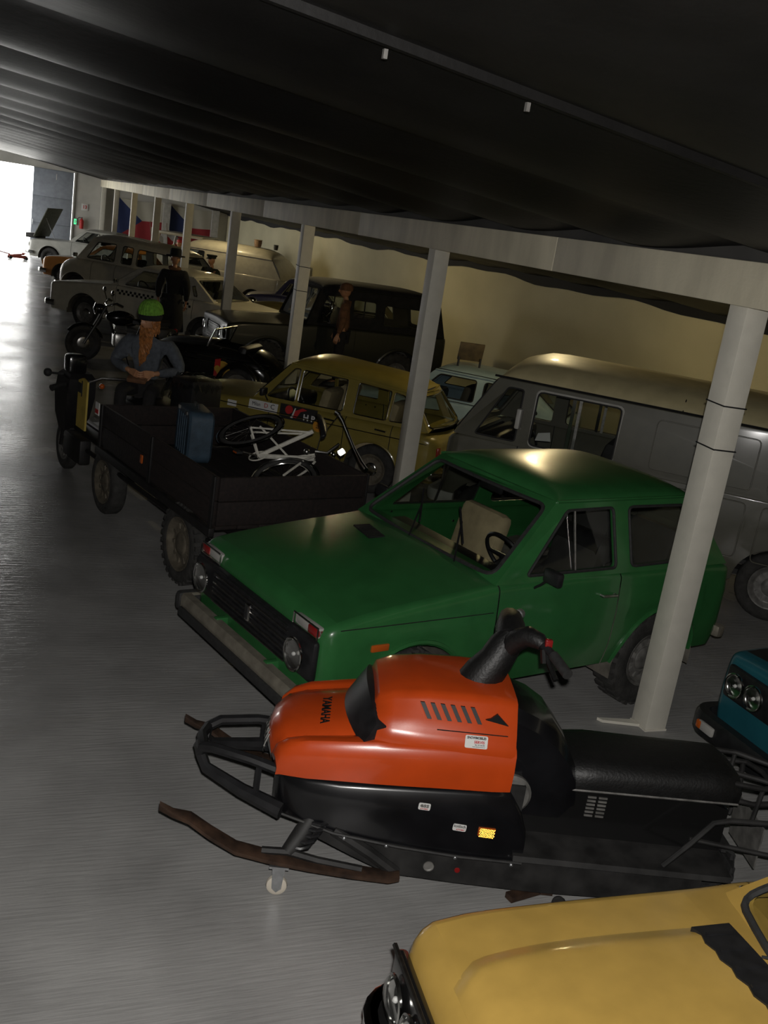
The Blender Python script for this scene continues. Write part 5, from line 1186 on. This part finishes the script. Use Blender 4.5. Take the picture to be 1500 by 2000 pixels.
G().box((1.5, 0, .5), (.5, .8, .15), None, .05).obj('seat', 'seat_vinyl', t)
for z in (.70, .62): c.line([(x, z) for x in (.5, 1.0, 1.6, 2.0, 2.25)], .009, 'chrome', 'side_trim', off=.006)
yb_ = lambda x, z: -c.side(x, z)
M['badge_yellow'] = pbr('yellow_badge', (.5, .30, .04), .5)
d_ = G().prism(disc(1.52, .53, .13), .006, lambda a, b, w: V((a, yb_(a, b)-.006-w, b))).obj('round_badge', 'badge_yellow', t, 0)
G().prism([(1.39, .41), (1.49, .37), (1.49, .69), (1.40, .67)], .006, lambda a, b, w: V((a, yb_(a, b)-.014-w, b))).obj('red_half', 'red_ink', d_, 0)
G().prism(disc(1.45, .53, .05), .004, lambda a, b, w: V((a, yb_(a, b)-.021-w, b))).obj('badge_centre', 'badge_yellow', d_, 0)
G().ball((.42, -.56, .73), .03, 10, 6).obj('indicator', 'red_lens', t)

# -- motorcycle in the aisle
t = thing('motorcycle', 'black motorcycle with chrome trim parked across in front of the cream taxi', 'motorcycle', (1.72, 18.55, 0), .12)
M['tank'] = M['gloss_black']
w1 = make_wheel(t, (0, 0, .31), .31, .09, -1, 'worn_black', 'dull_chrome', .78); w2 = make_wheel(t, (1.32, 0, .31), .31, .10, -1, 'worn_black', 'dull_chrome', .78)
for q in (-1, 1):
    G().tube([(0, q*.07, .31), (.22, q*.08, .72), (.34, q*.08, .98)], [.022, .024, .026], 8).obj('fork_leg', 'chrome', t)
    G().tube([(1.32, q*.08, .31), (.85, q*.10, .42), (.7, q*.1, .45)], .02, 8).obj('swing_arm', 'frame_black', t)
    G().tube([(1.28, q*.12, .36), (1.18, q*.12, .66)], .028, 8).obj('shock_absorber', 'chrome', t)
    G().tube([(.62, q*.12, .40), (.80, q*.17, .30), (1.1, q*.19, .30), (1.55, q*.19, .33)], [.02, .022, .04, .04], 10).obj('exhaust', 'chrome', t)
for cx, a0, a1, nm in ((0, .35, 2.5, 'front_mudguard'), (1.32, .1, 2.7, 'rear_mudguard')):
    G().loft([[V((cx+(.35+h)*math.cos(lerp(a0, a1, k/10)), y, .31+(.35+h)*math.sin(lerp(a0, a1, k/10)))) for y, h in ((-.075, -.03), (-.05, 0), (0, .015), (.05, 0), (.075, -.03))] for k in range(11)], False, False).obj(nm, 'gloss_black', t, 60)
G().ball((.62, 0, .80), (.26, .14, .13), 20, 12).obj('fuel_tank', 'gloss_black', t)
G().loft([[V((x, y*w, z+h*(1-abs(y)**2))) for y in (-1, -.5, 0, .5, 1)]+[V((x, w, z-.06)), V((x, -w, z-.06))] for x, w, z, h in ((.82, .09, .79, .02), (1.0, .13, .78, .03), (1.25, .13, .79, .03), (1.5, .10, .81, .03))]).obj('seat', 'seat_vinyl', t, 50)
e = G().box((.68, 0, .42), (.34, .24, .26), None, .05).obj('engine', 'dull_chrome', t)
for k in range(6): G().box((.62, 0, .56+.022*k), (.20, .22, .010)).obj('cylinder_fin', 'dull_chrome', e)
G().tube([(.34, 0, .95), (.42, 0, .80), (.55, 0, .45), (.9, 0, .38), (1.0, 0, .74), (.42, 0, .82)], .022, 8).obj('frame', 'frame_black', t)
G().tube([(.52, -.38, 1.06), (.46, -.30, 1.08), (.37, -.14, 1.02), (.36, 0, 1.0), (.37, .14, 1.02), (.46, .30, 1.08), (.52, .38, 1.06)], .013, 8).obj('handlebar', 'chrome', t)
for q in (-1, 1): G().tube([(.46, q*.30, 1.08), (.545, q*.42, 1.05)], .018, 8).obj('grip', 'rubber', t); G().tube([(.42, q*.24, 1.08), (.38, q*.3, 1.22)], .006, 5).ball((.38, q*.31, 1.25), (.03, .06, .045), 10, 8).obj('wing_mirror', 'chrome', t)
headlamp(t, (.20, 0, .93), .095); G().ball((.25, 0, .93), (.12, .09, .09), 16, 10).obj('lamp_shell', 'gloss_black', t)
G().ball((1.63, 0, .66), .045, 10, 8).obj('tail_lamp', 'red_lens', t)
for q in (-1, 1): G().box((1.38, q*.26, .58), (.38, .16, .28), None, .05).obj('pannier', 'seat_vinyl', t)
G().tube([(.7, -.15, .25), (.75, -.3, .02)], .012, 6).obj('side_stand', 'frame_black', t)
M['helmet_cream'] = pbr('cream_helmet', (.55, .48, .34), .35, 0, .3)
h = thing('helmet', 'cream helmet with dark strap resting on the motorcycle seat', 'helmet', (1.72+1.2*.993, 18.55+1.2*.12, .83), .6)
G().lathe([(.125, 0), (.135, .05), (.13, .11), (.10, .17), (.05, .20), (0, .207)], None, 24).obj('shell', 'helmet_cream', h, 60)
G().tube([V((.14*math.cos(a), .14*math.sin(a), .06+.07*math.cos(a))) for a in [2*PI*k/28 for k in range(28)]], .014, 6, True).obj('goggle_strap', 'rubber', h)

# -- cream taxi
M['cream'] = paint('cream_white_paint', (.52, .49, .40), .3)
t = thing('taxi', 'cream white taxi saloon with black checker strip, parked diagonally beyond the motorcycle', 'car', (1.89, 23.97, 0), -.73)
c = Car(t, 4.95, .90, .32, ((.1, .86), (.25, .90), (1.4, 1.03), (1.65, 1.06), (3.9, 1.06), (4.95, .98)), [(1.02, .35, .42), (3.95, .35, .42)], 'cream', cabin=(1.75, 3.85), rs=.07, rn=.12, gaps=(1.8, 2.8, 3.65), doors=((1.805, 2.795), (2.805, 3.645)), hood=(.3, 1.5), crease=(.80, .012))
c.greenhouse((1.62, 1.05), (2.18, 1.47), (3.5, 1.47), (4.1, 1.05), .66, [rpoly([(1.95, 1.09), (2.3, 1.42), (2.72, 1.42), (2.72, 1.09)], .04), rpoly([(2.86, 1.09), (2.86, 1.42), (3.30, 1.42), (3.52, 1.10)], .04), rpoly([(3.62, 1.12), (3.52, 1.30), (3.58, 1.32), (3.70, 1.12)], .01)], roof_crown=.10, hb=.82, bow=.12, trim='dull_chrome', fr_m=.05)
for i in range(2):
    for k in range(17):
        for sg in (-1, 1):
            x = 1.85+.105*k+(.0525 if i else 0); z = .955-.05*i
            if abs(x-2.8) < .06: continue
            G().box((x, sg*(c.side(x, z)+.002), z), (.05, .006, .048)).obj('checker', 'ink', t, 0)
for sg in (-1, 1): handle(t, 2.6, sg*c.side(2.6, .86), .86, sg); handle(t, 3.42, sg*c.side(3.42, .86), .86, sg)
mirror(t, 1.85, -.84, 1.13, -1, 'chrome')
quick_front(t, c, .09, .66, .70, .10, (.70, .22, 1.0, 8), .45, .12, .92)
bumper(t, 5.03, .45, .92, .12, .05, 'chrome', .3, .14, 'rear_bumper', -1)
c.wheel(1.02, .345, .18, .74, 'rim_grey', 'chrome'); c.wheel(3.95, .345, .18, .74, 'rim_grey', 'chrome'); c.lip(0); c.lip(1)
c.interior([(2.3, -.38, .65, 'interior'), (2.3, .38, .65, 'interior'), (3.2, -.35, .65, 'interior'), (3.2, .35, .65, 'interior')], (1.9, .96), (2.15, -.38, 1.02), floor_z=.4)
# -- cream estate with high roof
M['pale_cream'] = paint('pale_beige_paint', (.46, .43, .35), .38)
t = thing('estate_car', 'pale beige high-roofed estate car with rounded nose, just beyond the cream taxi', 'car', (1.90, 28.93, 0), -.70)
c = Car(t, 4.5, .86, .34, ((.6, .86), (.75, 1.0), (.95, 1.10), (1.2, 1.14), (4.3, 1.14), (4.5, 1.08)), [(1.15, .36, .42), (3.6, .36, .42)], 'pale_cream', x0=.6, cabin=(1.25, 4.3), rs=.20, rn=.22, crown=((.6, .04), (.9, .08), (1.2, .08), (1.4, .02)), gaps=(1.62, 2.3), doors=((1.625, 2.295),))
c.greenhouse((1.10, 1.12), (1.52, 1.70), (3.9, 1.62), (4.4, 1.12), .66, [rpoly([(1.42, 1.18), (1.68, 1.60), (2.22, 1.62), (2.22, 1.18)], .05), rpoly([(2.42, 1.18), (2.42, 1.61), (2.72, 1.6), (2.72, 1.18)], .05), rpoly([(2.86, 1.18), (2.86, 1.59), (3.8, 1.56), (4.0, 1.2)], .06)], roof_crown=.15, hb=.76, bow=.12, trim='gap')
quick_front(t, c, .60, .56, .80, .10, (.62, .3, .7, 7), .42, .12, .86)
c.wheel(1.15, .35, .17, .7, 'rim_cream', 'chrome'); c.wheel(3.6, .35, .17, .7, 'rim_cream', 'chrome'); c.lip(0); c.lip(1)
mirror(t, 1.2, -.80, 1.2, -1, 'chrome')
c.interior([(1.9, -.36, .7, 'interior'), (1.9, .36, .7, 'interior'), (2.8, 0, .7, 'interior')], (1.4, 1.05), (1.75, -.36, 1.12), floor_z=.45)
# -- orange-brown car
M['burnt'] = paint('burnt_orange_paint', (.42, .17, .035), .3)
t = thing('saloon_car', 'burnt orange car with pale hood and chrome bumper behind the beige estate', 'car', (1.98, 32.25, 0), -.62)
c = Car(t, 3.6, .78, .28, ((.1, .72), (.25, .80), (1.2, .90), (1.4, .92), (3.3, .92), (3.6, .86)), [(.8, .31, .36), (2.9, .31, .36)], 'burnt', cabin=(1.4, 3.2), rs=.08, rn=.14, gaps=(1.5, 2.4), doors=((1.505, 2.395),), hood=(.2, 1.25))
c.parts['hood'].data.materials[0] = M['cream']
c.greenhouse((1.35, .91), (1.85, 1.30), (2.9, 1.30), (3.3, .91), .58, [rpoly([(1.6, .95), (1.95, 1.26), (2.4, 1.26), (2.4, .95)], .03), rpoly([(2.5, .95), (2.5, 1.26), (2.85, 1.25), (3.02, .96)], .03)], roof_crown=.09, hb=.70)
quick_front(t, c, .09, .58, .62, .09, (.62, .12, .8, 5), .40, .12, .80)
c.wheel(.8, .31, .16, .65); c.wheel(2.9, .31, .16, .65)
c.interior([(2.0, -.3, .5, 'interior'), (2.0, .3, .5, 'interior')], None, None, floor_z=.35)
# -- white car with raised hood lid
M['offwhite'] = paint('off_white_paint', (.42, .42, .38), .4)
t = thing('saloon_car', 'off-white car with its front lid raised, next to the bright doorway', 'car', (1.75, 38.6, 0), -.45)
c = Car(t, 4.3, .80, .30, ((.1, .84), (.3, .88), (1.3, .95), (1.5, .97), (3.5, .97), (4.3, .92)), [(.85, .33, .40), (3.3, .33, .40)], 'offwhite', cabin=(1.5, 3.5), rs=.06, rn=.10, gaps=(1.6, 2.5), doors=((1.605, 2.495),))
c.greenhouse((1.45, .96), (1.95, 1.40), (3.2, 1.40), (3.6, .96), .60, [rpoly([(1.7, 1.0), (2.05, 1.35), (2.5, 1.35), (2.5, 1.0)], .03), rpoly([(2.6, 1.0), (2.6, 1.35), (3.1, 1.34), (3.3, 1.01)], .03)], roof_crown=.08, hb=.72)
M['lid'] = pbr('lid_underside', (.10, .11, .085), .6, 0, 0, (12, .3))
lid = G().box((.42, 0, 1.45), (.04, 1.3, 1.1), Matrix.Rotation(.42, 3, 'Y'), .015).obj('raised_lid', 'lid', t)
for y in (-.18, .08): G().box((.60, y, 1.87), (.045, .16, .06), Matrix.Rotation(.42, 3, 'Y')).obj('lid_cutout', 'paper', lid)
G().tube([(.9, -.5, .95), (.55, -.5, 1.6)], .012, 6).obj('lid_stay', 'steel', t)
G().box((.0, 0, .96), (.36, .9, .16), None, .03).obj('engine_part', 'worn_black', t)
quick_front(t, c, .08, .6, .68, .08, (.68, .12, .7, 4), .44, .10, .82)
c.wheel(.85, .33, .17, .68, 'worn_black'); c.wheel(3.3, .33, .17, .68, 'worn_black'); c.lip(0); c.lip(1)
c.interior([(2.1, -.3, .6, 'interior'), (2.1, .3, .6, 'interior')], (1.6, .9), (1.95, -.32, .98), floor_z=.4)
# -- trolley jack
M['jack_red'] = pbr('red_jack_paint', (.30, .05, .03), .5, 0, 0, (20, .3))
t = thing('trolley_jack', 'low red trolley jack on the floor before the off-white car', 'jack', (1.22, 39.3, 0), .2)
for y in (-.10, .10): G().box((0, y, .10), (.62, .02, .09), None, .01).obj('side_plate', 'jack_red', t)
for x in (-.27, .27):
    for y in (-.13, .13): G().lathe([(0, -.02), (.05, -.02), (.06, 0), (.05, .02), (0, .02)], Matrix.Translation((x, y, .06)) @ Matrix.Rotation(PI/2, 4, 'X'), 16).obj('wheel', 'worn_black', t)
G().box((.02, 0, .17), (.4, .08, .05), Matrix.Rotation(-.15, 3, 'Y')).lathe([(0, .20), (.07, .20), (.07, .23), (0, .23)], Matrix.Translation((.2, 0, .02)), 16).obj('lifting_arm', 'jack_red', t)
G().tube([(-.28, 0, .16), (-.62, 0, .22)], .018, 8).obj('handle_socket', 'jack_red', t)
# -- grey panel van with rounded back
M['pale_grey'] = paint('pale_grey_van_paint', (.36, .34, .29), .45)
t = thing('van', 'pale grey panel van with rounded tail against the far wall', 'van', (5.3, 32.6, 0), -.62)
c = Car(t, 4.2, .86, .34, ((.1, 1.0), (.5, 1.1), (4.0, 1.1), (4.2, 1.05)), [(.8, .33, .38), (3.3, .33, .38)], 'pale_grey', cabin=(.7, 4.0), rs=.05, rn=.25, gaps=(.9, 1.7), doors=((.905, 1.695),))
c.greenhouse((.5, 1.08), (.9, 1.62), (3.75, 1.62), (4.12, 1.08), .74, [rpoly([(.75, 1.12), (1.0, 1.56), (1.62, 1.56), (1.62, 1.12)], .05)], roof_crown=.28, hb=.83, rear_glass=False)
quick_front(t, c, .10, .6, .72, .09, None, .45, .1, .85)
c.wheel(.8, .33, .16, .7); c.wheel(3.3, .33, .16, .7)
c.interior([(1.3, -.36, .7, 'interior'), (1.3, .36, .7, 'interior')], (.85, 1.0), None, floor_z=.45)
for i, (x, y, r_, h_, lab) in enumerate(((3.05, -.2, .12, .20, 'brown wicker basket standing on the roof of the pale grey van'), (3.5, .15, .07, .14, 'small dark jar on the roof of the pale grey van'))):
    Mv = Matrix.Translation((5.3, 32.6, 0)) @ Matrix.Rotation(-.62, 4, 'Z'); p = Mv @ V((x, y, 1.905-.02*i))
    o = thing('basket' if i == 0 else 'jar', lab, 'basket' if i == 0 else 'jar', p, 0)
    G().lathe([(0, 0), (r_*.8, 0), (r_, h_*.6), (r_*.95, h_), (r_*.85, h_), (r_*.8, h_*.5), (0, .02)], None, 18).obj('body', 'plank' if i == 0 else 'worn_black', o, 40)
    G().tube([(r_*.95*math.cos(2*PI*k/16), r_*.95*math.sin(2*PI*k/16), h_) for k in range(16)], .012, 6, True).obj('rim', 'plank' if i == 0 else 'worn_black', o)
# -- dark olive vintage saloon
M['vintage'] = paint('dark_olive_gloss', (.075, .062, .026), .22)
t = thing('vintage_car', 'dark olive vintage saloon with curved fenders behind the black roadster', 'car', (5.55, 23.3, 0), -.28)
c = Car(t, 3.9, .62, .36, ((.1, .82), (.3, .90), (1.2, .98), (1.5, 1.0), (3.6, 1.0), (3.9, .80)), [], 'vintage', cabin=(1.5, 3.5), rs=.16, rn=.2, crown=((.1, .04), (.8, .08), (1.4, .04), (1.6, .01)), hwf=((0, .72), (1, .85), (1.6, 1), (3.9, .95)), gaps=(1.6, 2.5), doors=((1.605, 2.495),))
c.greenhouse((1.45, 1.0), (1.75, 1.42), (3.2, 1.42), (3.7, 1.0), .5, [rpoly([(1.65, 1.04), (1.86, 1.37), (2.4, 1.37), (2.4, 1.04)], .04), rpoly([(2.52, 1.04), (2.52, 1.37), (3.1, 1.36), (3.4, 1.05)], .06)], roof_crown=.12, hb=.56, trim='chrome')
for x in (.65, 3.0):
    for sg in (-1, 1):
        make_wheel(t, (x, sg*.68, .34), .34, .14, sg, 'rim_cream', 'chrome', .62)
        G().loft([[V((x+(.42+h)*math.cos(a), sg*(.66+w), .34+(.42+h)*math.sin(a))) for w, h in ((-.14, -.06), (-.12, .02), (0, .06), (.10, .01), (.13, -.06), (0, .03))] for a in [PI*(1.1-1.15*k/14) for k in range(15)]]).obj('fender', 'vintage', t, 60)
for sg in (-1, 1):
    headlamp(t, (.16, sg*.46, .92), .10); G().ball((.25, sg*.46, .92), (.13, .10, .10), 16, 10).obj('lamp_shell', 'chrome', t)
    G().box((1.8, sg*.68, .38), (1.6, .2, .03), None, .01).obj('running_board', 'vintage', t)
for z in (.86, .80, .74): c.line([(x, z) for x in (.5, 1.0, 1.4)], .008, 'chrome', 'hood_trim', off=.006)
g = G().box((.08, 0, .68), (.06, .5, .36), None, .03).obj('radiator', 'chrome', t)
for k in range(8): G().box((.045, -.19+.054*k, .68), (.012, .012, .3)).obj('slat', 'black', g)
bumper(t, -.04, .42, .72, .08, .05, 'chrome', .2, .12)
c.interior([(2.1, -.27, .62, 'interior'), (2.1, .27, .62, 'interior')], None, None, floor_z=.42)
# -- small dark blue car by the wall
M['violet'] = paint('dark_blue_violet_paint', (.05, .05, .12), .25)
t = thing('saloon_car', 'small dark blue car half hidden against the wall beyond the post', 'car', (6.75, 28.05, 0), -.35)
c = Car(t, 2.6, .68, .28, ((.1, .72), (.3, .78), (.9, .84), (2.6, .84)), [(.55, .27, .32), (2.1, .27, .32)], 'violet', cabin=(.95, 2.45), rs=.08, rn=.14, gaps=(1.1, 1.8), doors=((1.105, 1.795),))
c.greenhouse((.9, .84), (1.2, 1.24), (2.2, 1.24), (2.5, .84), .52, [rpoly([(1.1, .88), (1.3, 1.2), (1.75, 1.2), (1.75, .88)], .03), rpoly([(1.85, .88), (1.85, 1.2), (2.15, 1.19), (2.32, .89)], .03)], roof_crown=.09, hb=.62, trim='chrome')
quick_front(t, c, .09, .5, .56, .08, None, .38, .09, .70)
c.wheel(.55, .27, .14, .58); c.wheel(2.1, .27, .14, .58)
# -- cream display cab near the far end, with a figure at the wheel
t = thing('display_cab', 'cream framed open cab shell with a red-capped dummy inside, above the estate roof', 'cab', (5.9, 35.0, 0), -.55)
for a, b in (((-.05, -.75, .6), (-.05, .75, .6)),): G().box((.5, 0, .62), (1.7, 1.5, 1.2), None, .08).obj('lower_cab', 'pale_cream', t)
g = G()
for y in (-.72, .72):
    g.tube([(-.3, y, 1.2), (-.2, y, 1.8), (1.25, y, 1.8), (1.3, y, 1.2)], .045, 8)
g.obj('cab_frame', 'pale_cream', t); G().box((.52, 0, 1.83), (1.55, 1.5, .05), None, .02).obj('cab_roof', 'pale_cream', t)
G().box((1.28, 0, 1.5), (.04, 1.4, .6)).obj('back_panel', 'olive_cloth', t)
g = G(); head_mesh(g, Matrix.Translation((.35, -.35, 1.52)) @ Matrix.Rotation(PI-.3, 4, 'Z')); g.tube([(.37, -.35, 1.40), (.38, -.35, 1.30)], .05, 10); g.loft([[V((.4+.1*math.cos(a)*k, -.35+.2*math.sin(a)*k, z)) for a in [2*PI*i/14 for i in range(14)]] for z, k in ((1.20, 1.0), (1.30, .95), (1.36, .5))])
d_ = g.obj('dummy', 'skin', t, 60); G().ball((.37, -.35, 1.60), (.11, .10, .07), 16, 10).obj('cap', 'red_ink', d_); G().box((.2, -.5, 1.36), (.12, .06, .2), None, .02).obj('sash', 'panel_yellow', d_)
# ---------------------------------------------------------------- flags and fittings on the end wall
M['flag_red'] = pbr('red_flag_cloth', (.26, .02, .025), .85); M['flag_blue'] = pbr('blue_flag_cloth', (.018, .03, .10), .85); M['flag_white'] = pbr('off_white_flag_cloth', (.42, .40, .33), .85)
for x0, x1, lab in ((5.05, 6.80, 'large flag with blue wedge, white over red, left half of the end wall'), (7.12, 8.80, 'large flag with blue wedge, white over red, hanging right of the first')):
    t = thing('wall_flag', lab, 'flag', (x0, Y1-.04, 1.1), 0, 'large flags on the end wall'); w = x1-x0; h = 1.5
    fo = lambda x, z: V((x, -.03-.02*math.sin(x*9+z*2), z-.04*math.sin(x*2)))
    G().grid(lambda u, v: fo(lerp(min(w*.55, 1.6*v*w*.55*0+w*.55*(1-v)), w, u), h/2+h/2*v), [i/14 for i in range(15)], [j/8 for j in range(9)]).obj('white_field', 'flag_white', t, 60)
    G().grid(lambda u, v: fo(lerp(w*.55*v, w, u), h/2*v), [i/14 for i in range(15)], [j/8 for j in range(9)]).obj('red_field', 'flag_red', t, 60)
    G().grid(lambda u, v: fo(u*w*.55*(1-abs(2*v-1)), h*v), [i/8 for i in range(9)], [j/16 for j in range(17)]).obj('blue_wedge', 'flag_blue', t, 60)
M['blue_banner'] = M['flag_blue']
o = G().grid(lambda u, v: V((4.83+.16*u, Y1-.05-.02*math.sin(9*u), 1.0+1.7*v)), [i/6 for i in range(7)], [0, 1]).obj('wall_banner', 'blue_banner', None, 60); tag(o, 'narrow dark blue banner on the end wall beside the last post', 'banner')
for i, (x, y, lean, lab) in enumerate(((5.35, 36.3, .35, 'small white and red flag on a leaning pole, left one'), (5.95, 36.6, .30, 'small white and red flag on a leaning pole, right one'))):
    t = thing('hand_flag', lab, 'flag', (x, y, 0), 0, 'small white and red flags')
    G().tube([(lean*.6, 0, .0), (-lean*.2, 0, 2.05)], .012, 6).obj('pole', 'plank', t)
    G().grid(lambda u, v: V((-.02+.45*u, .02*math.sin(7*u), 1.62+.25*v-.30*u)), [k/8 for k in range(9)], [0, .5, 1]).obj('white_half', 'paper', t, 60)
    G().grid(lambda u, v: V((.0+.45*u, .02*math.sin(7*u), 1.37+.25*v-.30*u)), [k/8 for k in range(9)], [0, .5, 1]).obj('red_half', 'red_ink', t, 60)
    G().lathe([(0, 0), (.16, 0), (.16, .02), (.03, .05), (.02, .12)], Matrix.Translation((lean*.6, 0, 0)), 16).obj('foot', 'worn_black', t)
M['exit_green'] = pbr('exit_sign_light', (.05, .6, .2), .5, emit=((.08, 1, .35), 1.2))
t = thing('exit_sign', 'small lit green emergency sign on the end wall beside the grey door leaf', 'sign', (3.42, Y1-.03, 1.42), 0); G().box((0, 0, 0), (.13, .05, .24), None, .01).obj('housing', 'light_grey', t); G().box((0, -.03, 0), (.09, .015, .20)).obj('lit_face', 'exit_green', t); G().prism([(-.02, -.06), (.02, -.06), (.02, .06), (-.02, .06)], .004, lambda a, b, w: V((a, -.04-w, b))).obj('pictogram', 'paper', t)
t = thing('fire_extinguisher', 'red fire extinguisher hanging on the end wall right of the green sign', 'extinguisher', (3.66, Y1-.12, 1.18), 0)
G().lathe([(0, 0), (.075, 0), (.08, .02), (.08, .30), (.05, .36), (.025, .38), (.025, .42), (0, .42)], None, 20).obj('cylinder', 'red_ink', t, 40); G().tube([(0, 0, .40), (-.08, -.02, .43), (-.16, 0, .38), (-.20, .02, .25)], .014, 6).obj('hose', 'black', t); G().box((.0, -.03, .43), (.04, .12, .03)).obj('lever', 'black', t)
t = thing('wall_notice', 'small white notice with red figures on the end wall', 'sign', (3.75, Y1-.02, 2.02), 0); G().box((0, 0, 0), (.26, .015, .26), None, .004).obj('plate', 'paper', t); text_mesh('figures', '13', .18, 'red_ink', t, frame_mat((0, -.012, 0), (1, 0, 0), (0, 0, 1)), .001, bold=.004)
